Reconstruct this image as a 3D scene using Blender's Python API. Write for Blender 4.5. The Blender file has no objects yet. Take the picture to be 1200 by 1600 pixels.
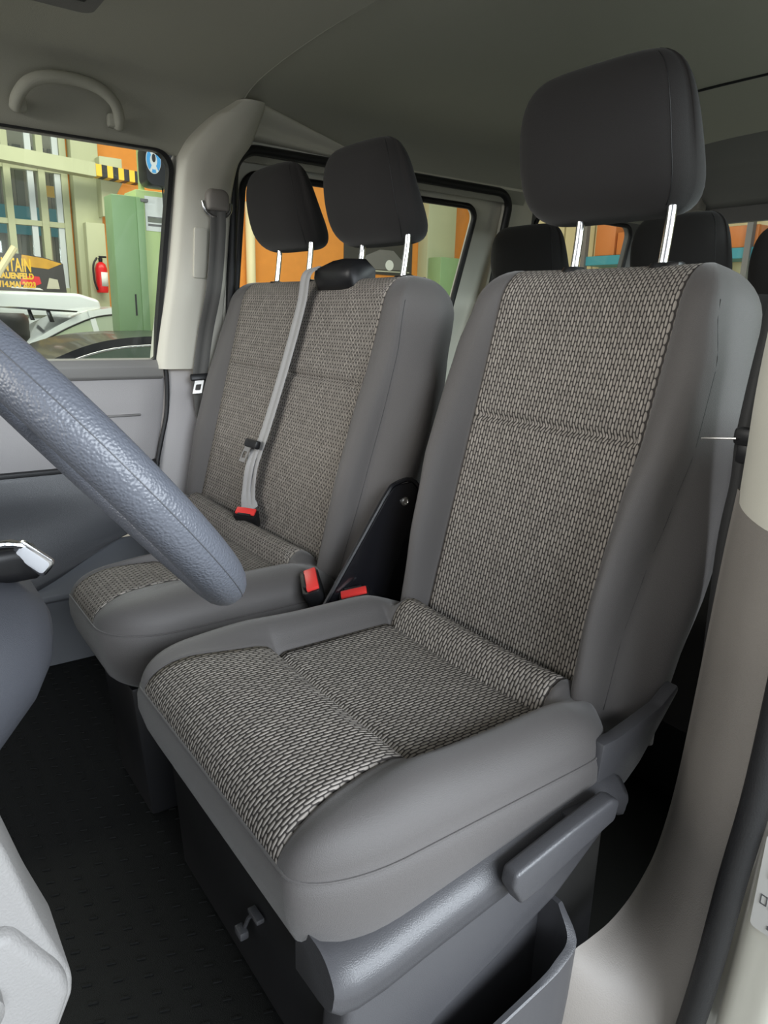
import bpy, bmesh, math, random
from mathutils import Vector, Matrix
random.seed(4)
S = bpy.context.scene
C = S.collection
PI = math.pi

# ------------------------------------------------------------------ camera, world, light, exposure
cam_d = bpy.data.cameras.new('camera'); cam = bpy.data.objects.new('camera', cam_d); C.objects.link(cam)
cam_d.sensor_fit = 'HORIZONTAL'; cam_d.sensor_width = 36.0; cam_d.lens = 33.45
cam_d.clip_start = 0.02; cam_d.clip_end = 200
Rm = ((0.5857135, 0.22984261, -0.77724647), (0.81005001, -0.1334095, 0.57098238), (0.02754402, -0.9640406, -0.26432375))
cam.matrix_world = Matrix(((Rm[0][0], -Rm[0][1], -Rm[0][2], 1.28), (Rm[1][0], -Rm[1][1], -Rm[1][2], 0.0),
                           (Rm[2][0], -Rm[2][1], -Rm[2][2], 1.01), (0, 0, 0, 1)))
# Rm columns are image right / image down / forward in world axes
S.camera = cam
W = bpy.data.worlds.new('world'); S.world = W; W.use_nodes = True
wn = W.node_tree.nodes; wl = W.node_tree.links
bg = wn['Background']; bg.inputs['Color'].default_value = (0.93, 0.97, 1.0, 1); bg.inputs['Strength'].default_value = 0.28

def area(name, loc, target, size, size_y, power, color=(1, 1, 1)):
    d = bpy.data.lights.new(name, 'AREA'); d.shape = 'RECTANGLE'; d.size = size; d.size_y = size_y
    d.energy = power; d.color = color
    o = bpy.data.objects.new(name, d); C.objects.link(o); o.location = loc
    o.rotation_euler = (Vector(target) - Vector(loc)).to_track_quat('-Z', 'Y').to_euler()
    return o
area('hall_daylight', (5.0, 1.5, 2.4), (0.3, 1.0, 0.7), 6.5, 1.7, 470, (0.86, 0.93, 1.0))
area('hall_fill', (-7.5, 3.0, 5.6), (-7.5, 3.0, 0), 3.0, 9.0, 380, (1.0, 0.97, 0.86))  # unseen overhead fill added to brighten the workshop, no lamp fixtures behind it
area('windscreen_fill', (-0.2, -4.2, 2.1), (0.0, 1.0, 0.95), 4.5, 1.3, 135, (1.0, 0.98, 0.93))  # unseen fill added to light the backrests, stands in for light through the windscreen

S.view_settings.view_transform = 'Standard'; S.view_settings.look = 'None'
S.view_settings.exposure = 0.75; S.view_settings.gamma = 1.0
S.view_settings.use_curve_mapping = False

# ------------------------------------------------------------------ materials
def mat(name, col, rough=0.6, metal=0.0, spec=0.5, sheen=0.0, noise=None, bump=0.0, var=0.0, coat=0.0):
    m = bpy.data.materials.new(name); m.use_nodes = True
    nt = m.node_tree; b = nt.nodes['Principled BSDF']
    b.inputs['Base Color'].default_value = (*col, 1); b.inputs['Roughness'].default_value = rough
    b.inputs['Metallic'].default_value = metal; b.inputs['Specular IOR Level'].default_value = spec
    b.inputs['Sheen Weight'].default_value = sheen; b.inputs['Coat Weight'].default_value = coat
    if noise:
        tc = nt.nodes.new('ShaderNodeTexCoord'); n = nt.nodes.new('ShaderNodeTexNoise')
        n.inputs['Scale'].default_value = noise; n.inputs['Detail'].default_value = 3
        nt.links.new(tc.outputs['Object'], n.inputs['Vector'])
        if bump:
            bp = nt.nodes.new('ShaderNodeBump'); bp.inputs['Strength'].default_value = bump
            bp.inputs['Distance'].default_value = 0.002
            nt.links.new(n.outputs['Fac'], bp.inputs['Height']); nt.links.new(bp.outputs['Normal'], b.inputs['Normal'])
        if var:
            mr = nt.nodes.new('ShaderNodeMapRange'); mr.inputs['To Min'].default_value = 1 - var; mr.inputs['To Max'].default_value = 1 + var
            nt.links.new(n.outputs['Fac'], mr.inputs['Value'])
            mx = nt.nodes.new('ShaderNodeMix'); mx.data_type = 'RGBA'; mx.blend_type = 'MULTIPLY'; mx.inputs['Factor'].default_value = 1
            mx.inputs[6].default_value = (*col, 1); nt.links.new(mr.outputs['Result'], mx.inputs[7])
            nt.links.new(mx.outputs[2], b.inputs['Base Color'])
    return m

def weave_mat(name, dark, light, cw=0.0062, ch=0.0168):
    """brick-staggered long stitches, laid out on the UV map in metres"""
    m = bpy.data.materials.new(name); m.use_nodes = True
    nt = m.node_tree; N = nt.nodes; L = nt.links; b = N['Principled BSDF']
    b.inputs['Roughness'].default_value = 0.85; b.inputs['Specular IOR Level'].default_value = 0.25
    def M(op, a, bb=None, c=None):
        n = N.new('ShaderNodeMath'); n.operation = op
        for i, v in enumerate((a, bb, c)):
            if v is None: continue
            if isinstance(v, (int, float)): n.inputs[i].default_value = v
            else: L.new(v, n.inputs[i])
        return n.outputs[0]
    uv = N.new('ShaderNodeUVMap'); uv.uv_map = 'UVMap'
    sx = N.new('ShaderNodeSeparateXYZ'); L.new(uv.outputs['UV'], sx.inputs[0])
    u = M('DIVIDE', sx.outputs[0], cw); col = M('FLOOR', u); fu = M('SUBTRACT', M('FRACT', u), 0.5)
    par = M('MODULO', M('ABSOLUTE', col), 2.0)
    v = M('ADD', M('DIVIDE', sx.outputs[1], ch), M('MULTIPLY', par, 0.44)); fv = M('SUBTRACT', M('FRACT', v), 0.5)
    du = M('POWER', M('ABSOLUTE', M('DIVIDE', fu, 0.40)), 2.2); dv = M('POWER', M('ABSOLUTE', M('DIVIDE', fv, 0.49)), 3.0)
    d = M('ADD', du, dv)
    mr = N.new('ShaderNodeMapRange'); mr.interpolation_type = 'SMOOTHSTEP'
    mr.inputs['From Min'].default_value = 1.15; mr.inputs['From Max'].default_value = 0.45; L.new(d, mr.inputs['Value'])
    wn_ = N.new('ShaderNodeTexWhiteNoise'); wn_.noise_dimensions = '2D'
    cb = N.new('ShaderNodeCombineXYZ'); L.new(col, cb.inputs[0]); L.new(M('FLOOR', v), cb.inputs[1]); L.new(cb.outputs[0], wn_.inputs['Vector'])
    lv = N.new('ShaderNodeMapRange'); lv.inputs['To Min'].default_value = 0.82; lv.inputs['To Max'].default_value = 1.12; L.new(wn_.outputs['Value'], lv.inputs['Value'])
    lt = N.new('ShaderNodeMix'); lt.data_type = 'RGBA'; lt.blend_type = 'MULTIPLY'; lt.inputs['Factor'].default_value = 1
    lt.inputs[6].default_value = (*light, 1); L.new(lv.outputs['Result'], lt.inputs[7])
    mx = N.new('ShaderNodeMix'); mx.data_type = 'RGBA'; L.new(mr.outputs['Result'], mx.inputs['Factor'])
    mx.inputs[6].default_value = (*dark, 1); L.new(lt.outputs[2], mx.inputs[7]); L.new(mx.outputs[2], b.inputs['Base Color'])
    hh = N.new('ShaderNodeMapRange'); hh.inputs['From Min'].default_value = 1.2; hh.inputs['From Max'].default_value = 0.0; L.new(d, hh.inputs['Value'])
    bp = N.new('ShaderNodeBump'); bp.inputs['Strength'].default_value = 0.75; bp.inputs['Distance'].default_value = 0.0018
    L.new(hh.outputs['Result'], bp.inputs['Height']); L.new(bp.outputs['Normal'], b.inputs['Normal'])
    return m

def leather_mat(name, col, rough, scale):
    m = bpy.data.materials.new(name); m.use_nodes = True
    nt = m.node_tree; b = nt.nodes['Principled BSDF']
    b.inputs['Base Color'].default_value = (*col, 1); b.inputs['Roughness'].default_value = rough
    b.inputs['Specular IOR Level'].default_value = 0.5
    tc = nt.nodes.new('ShaderNodeTexCoord'); v = nt.nodes.new('ShaderNodeTexVoronoi'); v.feature = 'SMOOTH_F1'
    v.inputs['Scale'].default_value = scale; nt.links.new(tc.outputs['Object'], v.inputs['Vector'])
    bp = nt.nodes.new('ShaderNodeBump'); bp.inputs['Strength'].default_value = 0.55; bp.inputs['Distance'].default_value = 0.0016; bp.invert = True
    nt.links.new(v.outputs['Distance'], bp.inputs['Height']); nt.links.new(bp.outputs['Normal'], b.inputs['Normal'])
    return m

def glass_mat(name, tint=(1, 1, 1), refl=0.06):
    m = bpy.data.materials.new(name); m.use_nodes = True
    nt = m.node_tree; nt.nodes.clear()
    o = nt.nodes.new('ShaderNodeOutputMaterial'); t = nt.nodes.new('ShaderNodeBsdfTransparent'); t.inputs[0].default_value = (*tint, 1)
    g = nt.nodes.new('ShaderNodeBsdfGlossy'); g.inputs['Roughness'].default_value = 0.02
    mx = nt.nodes.new('ShaderNodeMixShader'); mx.inputs[0].default_value = refl
    nt.links.new(t.outputs[0], mx.inputs[1]); nt.links.new(g.outputs[0], mx.inputs[2]); nt.links.new(mx.outputs[0], o.inputs[0])
    return m

M_ = {}
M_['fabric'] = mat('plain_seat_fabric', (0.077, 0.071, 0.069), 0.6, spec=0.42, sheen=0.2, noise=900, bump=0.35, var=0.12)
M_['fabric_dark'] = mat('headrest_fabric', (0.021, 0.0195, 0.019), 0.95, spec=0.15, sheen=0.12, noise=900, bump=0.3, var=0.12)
M_['weave'] = weave_mat('woven_seat_fabric', (0.034, 0.030, 0.028), (0.285, 0.260, 0.234))
M_['seam'] = mat('seam_thread', (0.05, 0.048, 0.047), 0.9)
M_['leather'] = leather_mat('wheel_leather', (0.085, 0.092, 0.11), 0.40, 420)
M_['plastic'] = mat('seat_plastic', (0.056, 0.056, 0.061), 0.38, noise=700, bump=0.25)
M_['dash'] = mat('dash_plastic', (0.064, 0.067, 0.078), 0.5, noise=650, bump=0.3)
M_['sill'] = mat('step_plastic', (0.19, 0.20, 0.22), 0.5, noise=650, bump=0.3)
M_['dash_dark'] = mat('dark_door_plastic', (0.060, 0.062, 0.068), 0.38, noise=650, bump=0.35)
M_['trim'] = mat('light_trim_plastic', (0.235, 0.215, 0.195), 0.55, noise=500, bump=0.3)
M_['panel_grey'] = mat('grey_panel_plastic', (0.19, 0.185, 0.18), 0.6, noise=500, bump=0.3)
M_['trim_low'] = mat('grey_door_plastic', (0.34, 0.325, 0.325), 0.55, noise=500, bump=0.3)
M_['ledge'] = mat('grey_ledge_plastic', (0.24, 0.232, 0.22), 0.5, noise=500, bump=0.3)
M_['trim_mid'] = mat('mid_grey_plastic', (0.17, 0.165, 0.16), 0.5, noise=500, bump=0.3)
M_['cream'] = mat('cream_trim', (0.62, 0.60, 0.52), 0.45, noise=300, bump=0.1)
M_['paint'] = mat('cream_body_paint', (0.70, 0.68, 0.59), 0.25, coat=0.5)
M_['liner'] = mat('headliner_cloth', (0.44, 0.435, 0.37), 0.95, spec=0.1, noise=600, bump=0.3, var=0.06)
M_['rubber'] = mat('black_rubber', (0.010, 0.010, 0.011), 0.5, noise=500, bump=0.3)
M_['floor'] = mat('black_floor_mat', (0.005, 0.0055, 0.0055), 0.5, spec=0.25, noise=700, bump=0.5)
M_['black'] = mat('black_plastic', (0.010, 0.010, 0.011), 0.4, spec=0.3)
M_['gloss'] = mat('black_gloss_metal', (0.008, 0.008, 0.010), 0.22, coat=0.4)
M_['chrome'] = mat('chrome', (0.62, 0.62, 0.63), 0.2, metal=1.0)
M_['steel'] = mat('brushed_steel', (0.62, 0.60, 0.57), 0.3, metal=1.0)
M_['silver'] = mat('silver_plastic', (0.62, 0.63, 0.66), 0.35)
M_['red'] = mat('red_button_plastic', (0.72, 0.045, 0.04), 0.4)
M_['webbing'] = mat('grey_webbing', (0.30, 0.295, 0.295), 0.6, sheen=0.3, noise=1200, bump=0.3, var=0.15)
M_['webbing_dark'] = mat('dark_webbing', (0.075, 0.073, 0.068), 0.6, sheen=0.3, noise=1200, bump=0.3, var=0.15)
M_['webbing_black'] = mat('black_webbing', (0.022, 0.022, 0.022), 0.6, noise=1200, bump=0.3)
M_['glass'] = glass_mat('window_glass', (0.97, 1.0, 0.97), 0.05)
M_['sticker'] = mat('sticker_grey', (0.58, 0.57, 0.54), 0.5)
M_['ink'] = mat('sticker_ink', (0.10, 0.10, 0.10), 0.6)
# workshop
M_['orange'] = mat('orange_brick_wall', (0.72, 0.27, 0.045), 0.85, noise=6, var=0.12)
M_['hallgreen'] = mat('pale_green_paint', (0.46, 0.48, 0.30), 0.6, noise=3, var=0.08)
M_['liftgreen'] = mat('lift_green_paint', (0.25, 0.40, 0.19), 0.5, noise=5, var=0.06)
M_['liftlight'] = mat('lift_pale_green', (0.47, 0.60, 0.25), 0.5, noise=5, var=0.08)
M_['hallyellow'] = mat('pale_yellow_wall', (0.72, 0.63, 0.36), 0.8, noise=3, var=0.06)
M_['hallfloor'] = mat('concrete_floor', (0.28, 0.27, 0.24), 0.7, noise=2, var=0.15)
M_['white'] = mat('white_car_paint', (0.62, 0.66, 0.66), 0.2, coat=0.6)
M_['carblack'] = mat('black_car_paint', (0.012, 0.012, 0.014), 0.3, coat=0.15)
M_['greenglass'] = mat('green_car_glass', (0.34, 0.40, 0.30), 0.08, coat=0.5)
M_['carglass'] = mat('dark_car_glass', (0.10, 0.14, 0.10), 0.08, coat=0.5)
M_['teal'] = mat('teal_paint', (0.05, 0.30, 0.36), 0.5)
M_['facade'] = mat('pale_facade', (0.55, 0.54, 0.42), 0.8)
M_['dkwin'] = mat('grey_facade', (0.16, 0.17, 0.13), 0.5)
M_['yellow'] = mat('signal_yellow', (0.80, 0.50, 0.03), 0.5)
M_['paper'] = mat('white_paper', (0.75, 0.76, 0.72), 0.6)
M_['blue'] = mat('bright_blue', (0.05, 0.35, 0.72), 0.4)
M_['bin'] = mat('orange_bin_plastic', (0.62, 0.20, 0.05), 0.5)
M_['firered'] = mat('extinguisher_red', (0.68, 0.012, 0.016), 0.3)
M_['banner'] = mat('banner_dark_print', (0.05, 0.048, 0.045), 0.5)
M_['gold'] = mat('banner_gold_print', (0.55, 0.30, 0.03), 0.5, noise=5, var=0.4)
M_['beige'] = mat('beige_paint', (0.72, 0.64, 0.38), 0.5)

# ------------------------------------------------------------------ object helpers
def origin_of(parent):
    return Vector(parent['_o']) if parent is not None else Vector((0, 0, 0))

def empty(name, loc, label=None, cat=None, group=None, parent=None):
    o = bpy.data.objects.new(name, None); C.objects.link(o); o.empty_display_size = 0.05
    base = origin_of(parent)
    o.location = Vector(loc) - base
    o['_o'] = tuple(loc)
    if parent is not None: o.parent = parent
    if label: o['label'] = label
    if cat: o['category'] = cat
    if group: o['group'] = group
    return o

def mesh_obj(name, verts, faces, mats, parent=None, matidx=None, uvs=None, smooth=True, sharp=None, origin=None):
    """verts in world metres; the object's origin follows its parent (or its own base centre)"""
    if not isinstance(mats, (list, tuple)): mats = [mats]
    vs = [Vector(v) for v in verts]
    if parent is not None: og = origin_of(parent)
    elif origin is not None: og = Vector(origin)
    else:
        xs = [v.x for v in vs]; ys = [v.y for v in vs]; zs = [v.z for v in vs]
        og = Vector(((min(xs) + max(xs)) / 2, (min(ys) + max(ys)) / 2, min(zs)))
    me = bpy.data.meshes.new(name)
    me.from_pydata([tuple(v - og) for v in vs], [], faces)
    for m in mats: me.materials.append(m)
    if matidx:
        for p, i in zip(me.polygons, matidx): p.material_index = i
    if uvs:
        l = me.uv_layers.new(name='UVMap')
        for p in me.polygons:
            for li in p.loop_indices: l.data[li].uv = uvs[me.loops[li].vertex_index]
    bm = bmesh.new(); bm.from_mesh(me)
    bmesh.ops.recalc_face_normals(bm, faces=bm.faces); bm.to_mesh(me); bm.free()
    for p in me.polygons: p.use_smooth = smooth
    if smooth and sharp: me.set_sharp_from_angle(angle=math.radians(sharp))
    o = bpy.data.objects.new(name, me); C.objects.link(o)
    o['_o'] = tuple(og)
    if parent is not None: o.parent = parent
    else: o.location = og
    return o

def tag(o, label=None, cat=None, group=None, kind=None):
    if label: o['label'] = label
    if cat: o['category'] = cat
    if group: o['group'] = group
    if kind: o['kind'] = kind
    return o

def struct(o, label=None, cat=None):
    o['kind'] = 'structure'
    if label: o['label'] = label
    if cat: o['category'] = cat
    return o

def bm_data(bm):
    bm.verts.index_update()
    return [v.co.copy() for v in bm.verts], [[v.index for v in f.verts] for f in bm.faces]

class MB:
    """collects several shapes into ONE mesh (used only for pieces of one part)"""
    def __init__(s): s.v = []; s.f = []; s.mi = []
    def add(s, vf, mi=0):
        n = len(s.v); s.v += [Vector(x) for x in vf[0]]; s.f += [[i + n for i in f] for f in vf[1]]; s.mi += [mi] * len(vf[1]); return s
    def build(s, name, mats, parent=None, sharp=35, **k):
        return mesh_obj(name, s.v, s.f, mats, parent, matidx=s.mi, sharp=sharp, **k)

def g_box(c, size, bevel=0.0, seg=2, rot=None):
    bm = bmesh.new(); bmesh.ops.create_cube(bm, size=1.0)
    for v in bm.verts: v.co = Vector((v.co.x * size[0], v.co.y * size[1], v.co.z * size[2]))
    if bevel > 0: bmesh.ops.bevel(bm, geom=list(bm.edges), offset=bevel, segments=seg, profile=0.5, affect='EDGES')
    mt = Matrix.Translation(Vector(c)) @ (rot.to_4x4() if rot else Matrix.Identity(4))
    bmesh.ops.transform(bm, matrix=mt, verts=bm.verts)
    r = bm_data(bm); bm.free(); return r

def g_span(a, b, bevel=0.0, seg=2):
    a = Vector(a); b = Vector(b)
    return g_box((a + b) / 2, [abs(b[i] - a[i]) for i in range(3)], bevel, seg)

def g_prism(pts, axis, lo, hi, bevel=0.0, seg=2):
    """extrude a 2-D outline along an axis; pts are the two other axes in xyz order"""
    def P(p, h):
        q = list(p); q.insert(axis, h); return Vector(q)
    bm = bmesh.new()
    a = [bm.verts.new(P(p, lo)) for p in pts]; b = [bm.verts.new(P(p, hi)) for p in pts]
    bm.faces.new(a); bm.faces.new(b[::-1]); n = len(pts)
    for i in range(n): bm.faces.new((a[i], b[i], b[(i + 1) % n], a[(i + 1) % n]))
    bmesh.ops.recalc_face_normals(bm, faces=bm.faces)
    if bevel > 0: bmesh.ops.bevel(bm, geom=list(bm.edges), offset=bevel, segments=seg, profile=0.5, affect='EDGES')
    r = bm_data(bm); bm.free(); return r

def g_loft(rings, closed=True, cap=True):
    v = []; f = []; n = len(rings[0])
    for r in rings: v += [Vector(p) for p in r]
    m = n if closed else n - 1
    for j in range(len(rings) - 1):
        for i in range(m):
            k = (i + 1) % n
            f.append([j * n + i, j * n + k, (j + 1) * n + k, (j + 1) * n + i])
    if cap and closed:
        f.append(list(range(n))[::-1]); f.append([(len(rings) - 1) * n + i for i in range(n)])
    return v, f

def catmull(pts, n=6, closed=False):
    P = [Vector(p) for p in pts]; out = []; m = len(P)
    R = range(m if closed else m - 1)
    for i in R:
        p1, p2 = P[i], P[(i + 1) % m]
        p0 = P[i - 1] if (closed or i > 0) else p1 * 2 - p2
        p3 = P[(i + 2) % m] if (closed or i + 2 < m) else p2 * 2 - p1
        for k in range(n):
            t = k / n
            out.append(0.5 * (2 * p1 + (p2 - p0) * t + (2 * p0 - 5 * p1 + 4 * p2 - p3) * t * t + (3 * p1 - p0 - 3 * p2 + p3) * t ** 3))
    if not closed: out.append(P[-1])
    return out

def frames(pts, closed=False):
    n = len(pts); T = []
    for i in range(n):
        a = pts[(i - 1) % n] if (closed or i > 0) else pts[i]; b = pts[(i + 1) % n] if (closed or i < n - 1) else pts[i]
        T.append((b - a).normalized())
    return T

def g_tube(pts, r, seg=10, closed=False, flat=1.0, up=None):
    pts = [Vector(p) for p in pts]; T = frames(pts, closed); rings = []
    ref = Vector(up) if up else (Vector((0, 0, 1)) if abs(T[0].z) < 0.9 else Vector((1, 0, 0)))
    nrm = (ref - T[0] * ref.dot(T[0])).normalized()
    for i, p in enumerate(pts):
        if up: nrm = (ref - T[i] * ref.dot(T[i])).normalized()
        else: nrm = (nrm - T[i] * nrm.dot(T[i])).normalized()
        bn = T[i].cross(nrm); rr = r[i] if isinstance(r, (list, tuple)) else r
        rings.append([p + nrm * math.cos(2 * PI * k / seg) * rr * flat + bn * math.sin(2 * PI * k / seg) * rr for k in range(seg)])
    if closed: rings.append(rings[0])
    return g_loft(rings, True, not closed)

def g_strap(pts, w, t, wdir):
    """flat webbing: pts centre line, wdir width direction (one vector or a list)"""
    pts = [Vector(p) for p in pts]; T = frames(pts); rings = []
    for i, p in enumerate(pts):
        wd = Vector(wdir[i] if isinstance(wdir, list) else wdir); wd = (wd - T[i] * wd.dot(T[i])).normalized()
        nn = T[i].cross(wd); h = w / 2; q = t / 2
        rings.append([p + wd * a + nn * b for a, b in ((-h, 0), (-h * .93, -q), (-h * .3, -q * 1.15), (-h * .26, -q * .5), (h * .26, -q * .5), (h * .3, -q * 1.15), (h * .93, -q),
                                                      (h, 0), (h * .93, q), (h * .3, q * 1.15), (h * .26, q * .5), (-h * .26, q * .5), (-h * .3, q * 1.15), (-h * .93, q))])
    return g_loft(rings)

def g_lathe(prof, c, axis=2, seg=24):
    rings = []
    for r, h in prof:
        ring = []
        for k in range(seg):
            a = 2 * PI * k / seg; p = [math.cos(a) * r, math.sin(a) * r]; p.insert(axis, h); ring.append(Vector(c) + Vector(p))
        rings.append(ring)
    return g_loft(rings)

def rrect(x0, y0, x1, y1, r, n=6):
    if not isinstance(r, (list, tuple)): r = [r] * 4
    out = []
    for (cx, cy, a0, rr) in ((x1 - r[0], y1 - r[0], 0, r[0]), (x0 + r[1], y1 - r[1], 90, r[1]), (x0 + r[2], y0 + r[2], 180, r[2]), (x1 - r[3], y0 + r[3], 270, r[3])):
        for k in range(n + 1):
            a = math.radians(a0 + 90 * k / n); out.append((cx + rr * math.cos(a), cy + rr * math.sin(a)))
    return out

def text_geo(txt, size, origin, xdir, ydir, align='LEFT', shear=0.0, xs=1.0, bold=0.0):
    cu = bpy.data.curves.new('lettering', 'FONT'); cu.body = txt; cu.size = size; cu.align_x = align; cu.shear = shear; cu.extrude = 0.002; cu.offset = bold
    o = bpy.data.objects.new('lettering', cu); C.objects.link(o)
    dg = bpy.context.evaluated_depsgraph_get(); me = bpy.data.meshes.new_from_object(o.evaluated_get(dg))
    xd = Vector(xdir).normalized(); yd = Vector(ydir).normalized(); nd = xd.cross(yd)
    v = [Vector(origin) + xd * p.co.x * xs + yd * p.co.y + nd * p.co.z for p in me.vertices]; f = [list(p.vertices) for p in me.polygons]
    bpy.data.objects.remove(o); bpy.data.meshes.remove(me); bpy.data.curves.remove(cu)
    return v, f

def smooth01(t): t = max(0.0, min(1.0, t)); return t * t * (3 - 2 * t)
def lerp_tab(tab, s):
    if s <= tab[0][0]: return tab[0][1]
    for (a, va), (b, vb) in zip(tab, tab[1:]):
        if s <= b:
            t = smooth01((s - a) / (b - a)) * 0.5 + 0.5 * (s - a) / (b - a); return va + (vb - va) * t
    return tab[-1][1]

# ------------------------------------------------------------------ seat builders
def build_backrest(root, cx, hp, xs_t, hw_t, b_t, y0, z0, k, s_lo, s_hi, seam_s, D=0.135, rc=0.075, fab='fabric', panel='weave'):
    th = math.atan(k); u = Vector((0, math.sin(th), math.cos(th))); n = Vector((0, math.cos(th), -math.sin(th)))
    NP = 12
    def half(s):
        xs = lerp_tab(xs_t, s); hw = lerp_tab(hw_t, s); b = lerp_tab(b_t, s); bw = xs - hp
        pts = [(hp * i / NP, 0.012 * (1 - (i / NP) ** 2)) for i in range(NP)] + [(hp - 0.004, 0.0008), (hp, 0.006)]
        if panel:
            dent = 0.009 * math.exp(-((s - seam_s) / 0.007) ** 2)
            pts = [(x, d + dent * (1 if x < hp - .005 else 0)) for x, d in pts]
        ctl = [(hp + .003, 0.0), (hp + .3 * bw, -b * .8), (hp + .62 * bw, -b), (hp + .88 * bw, -b * .62), (xs, -b * 0.1)]
        bol = [(p.x, p.y) for p in catmull([Vector((a, c, 0)) for a, c in ctl], 4)]
        ctl = [(xs + .003, 0.006), (xs + (hw - xs) * .55, .035), (hw, .07), (hw - .003, .10), (hw - .022, D - .006), (hw - .06, D)]
        side = [(p.x, p.y) for p in catmull([Vector((a, c, 0)) for a, c in ctl], 4)]
        xb = side[-1][0]
        back = [(xb * f, D) for f in (.75, .5, .25, 0.0)]
        return pts, bol, side, back, hw
    rt = 0.075
    ss = [s_lo + (seam_s - .03 - s_lo) * i / 14 for i in range(15)] + [seam_s + .03 * q for q in (-.6, -.35, -.2, -.08, 0, .08, .2, .35, .6, 1)]
    a = seam_s + .05; ss += [a + (s_hi - rt - a) * i / 7 for i in range(8)]
    ss += [s_hi - rt + rt * math.sin(PI / 2 * i / 9) for i in range(1, 10)]
    rings = []; uvr = []
    arc = 0.0
    for s in ss:
        pts, bol, side, back, hw = half(s)
        t = max(0.0, min(1.0, (s - (s_hi - rc)) / rc)); shr = rc * 0.95 * (1 - math.sqrt(max(0, 1 - t * t)))
        t2 = max(0.0, min(1.0, (s - (s_hi - rt)) / rt)); rf = 0.058 * (1 - math.sqrt(max(0, 1 - t2 * t2))); rb = 0.05 * (1 - math.sqrt(max(0, 1 - t2 * t2)))
        tb = max(0.0, min(1.0, ((s_lo + .06) - s) / .06)); rfb = .05 * (1 - math.sqrt(max(0, 1 - tb * tb)))
        def fix(x, d):
            f = max(0.0, 1 - max(d, 0) / D)
            d2 = d + (rf + rfb) * f - rb * (1 - f) if d < D else d - rb
            if d < 0: d2 = d * (1 - t2 * .8) + rf + rfb
            if x > hp: x = hp + (x - hp) * max(0.12, (hw - shr - hp) / (hw - hp))
            return x, d2
        h = [fix(x, d) for x, d in pts + bol + side + back]
        n_pan = len(pts)
        right = h; left = [(-x, d) for x, d in h[1:-1]][::-1]
        ring = right + left
        rings.append([Vector((cx + x, y0, z0)) + u * s + n * d for x, d in ring])
        arc = s + rf * .8
        uvr.append([(x + 1.0, arc + 1.0) for x, d in ring])
    # close the top and bottom onto a centre line
    for e, idx in ((0, 0), (1, len(rings) - 1)):
        r = rings[idx]; mid = n * (D * .5)
        col = []
        for p in r:
            base = Vector((cx, y0, z0)); q = p - base
            col.append(base + Vector(((q.x) * .97, 0, 0)) + u * (q.dot(u) + (0.004 if e else -0.004)) + n * (D * .52))
        if e: rings.append(col); uvr.append([(a_, b_ + .03) for a_, b_ in uvr[-1]])
        else: rings.insert(0, col); uvr.insert(0, uvr[0])
    nr = len(rings[0]); v = [p for r in rings for p in r]; uv = [q for r in uvr for q in r]
    f = []; mi = []
    for j in range(len(rings) - 1):
        for i in range(nr):
            kx = (i + 1) % nr
            f.append([j * nr + i, j * nr + kx, (j + 1) * nr + kx, (j + 1) * nr + i])
            mi.append(1 if (i < n_pan - 1 or i > nr - n_pan) else 0)
    o = mesh_obj('backrest', v, f, [M_[fab], M_[panel or fab]], root, matidx=mi, uvs=uv)
    # stitched seam along the edge between bolster and side
    for sg in (-1, 1):
        line = []
        for s in [s_lo + .05 + (s_hi - rt * .9 - s_lo - .05) * i / 30 for i in range(31)]:
            xs = lerp_tab(xs_t, s); hw = lerp_tab(hw_t, s)
            t = max(0.0, min(1.0, (s - (s_hi - rc)) / rc)); shr = rc * .95 * (1 - math.sqrt(max(0, 1 - t * t)))
            t2 = max(0.0, min(1.0, (s - (s_hi - rt)) / rt)); rf = .058 * (1 - math.sqrt(max(0, 1 - t2 * t2)))
            x = hp + (xs + .002 - hp) * max(.12, (hw - shr - hp) / (hw - hp))
            line.append(Vector((cx + sg * x, y0, z0)) + u * s + n * (.0042 + rf))
        mesh_obj('side_seam', *g_tube(line, 0.0007, 5), M_['rubber'], o)
    return o, u, n

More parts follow.
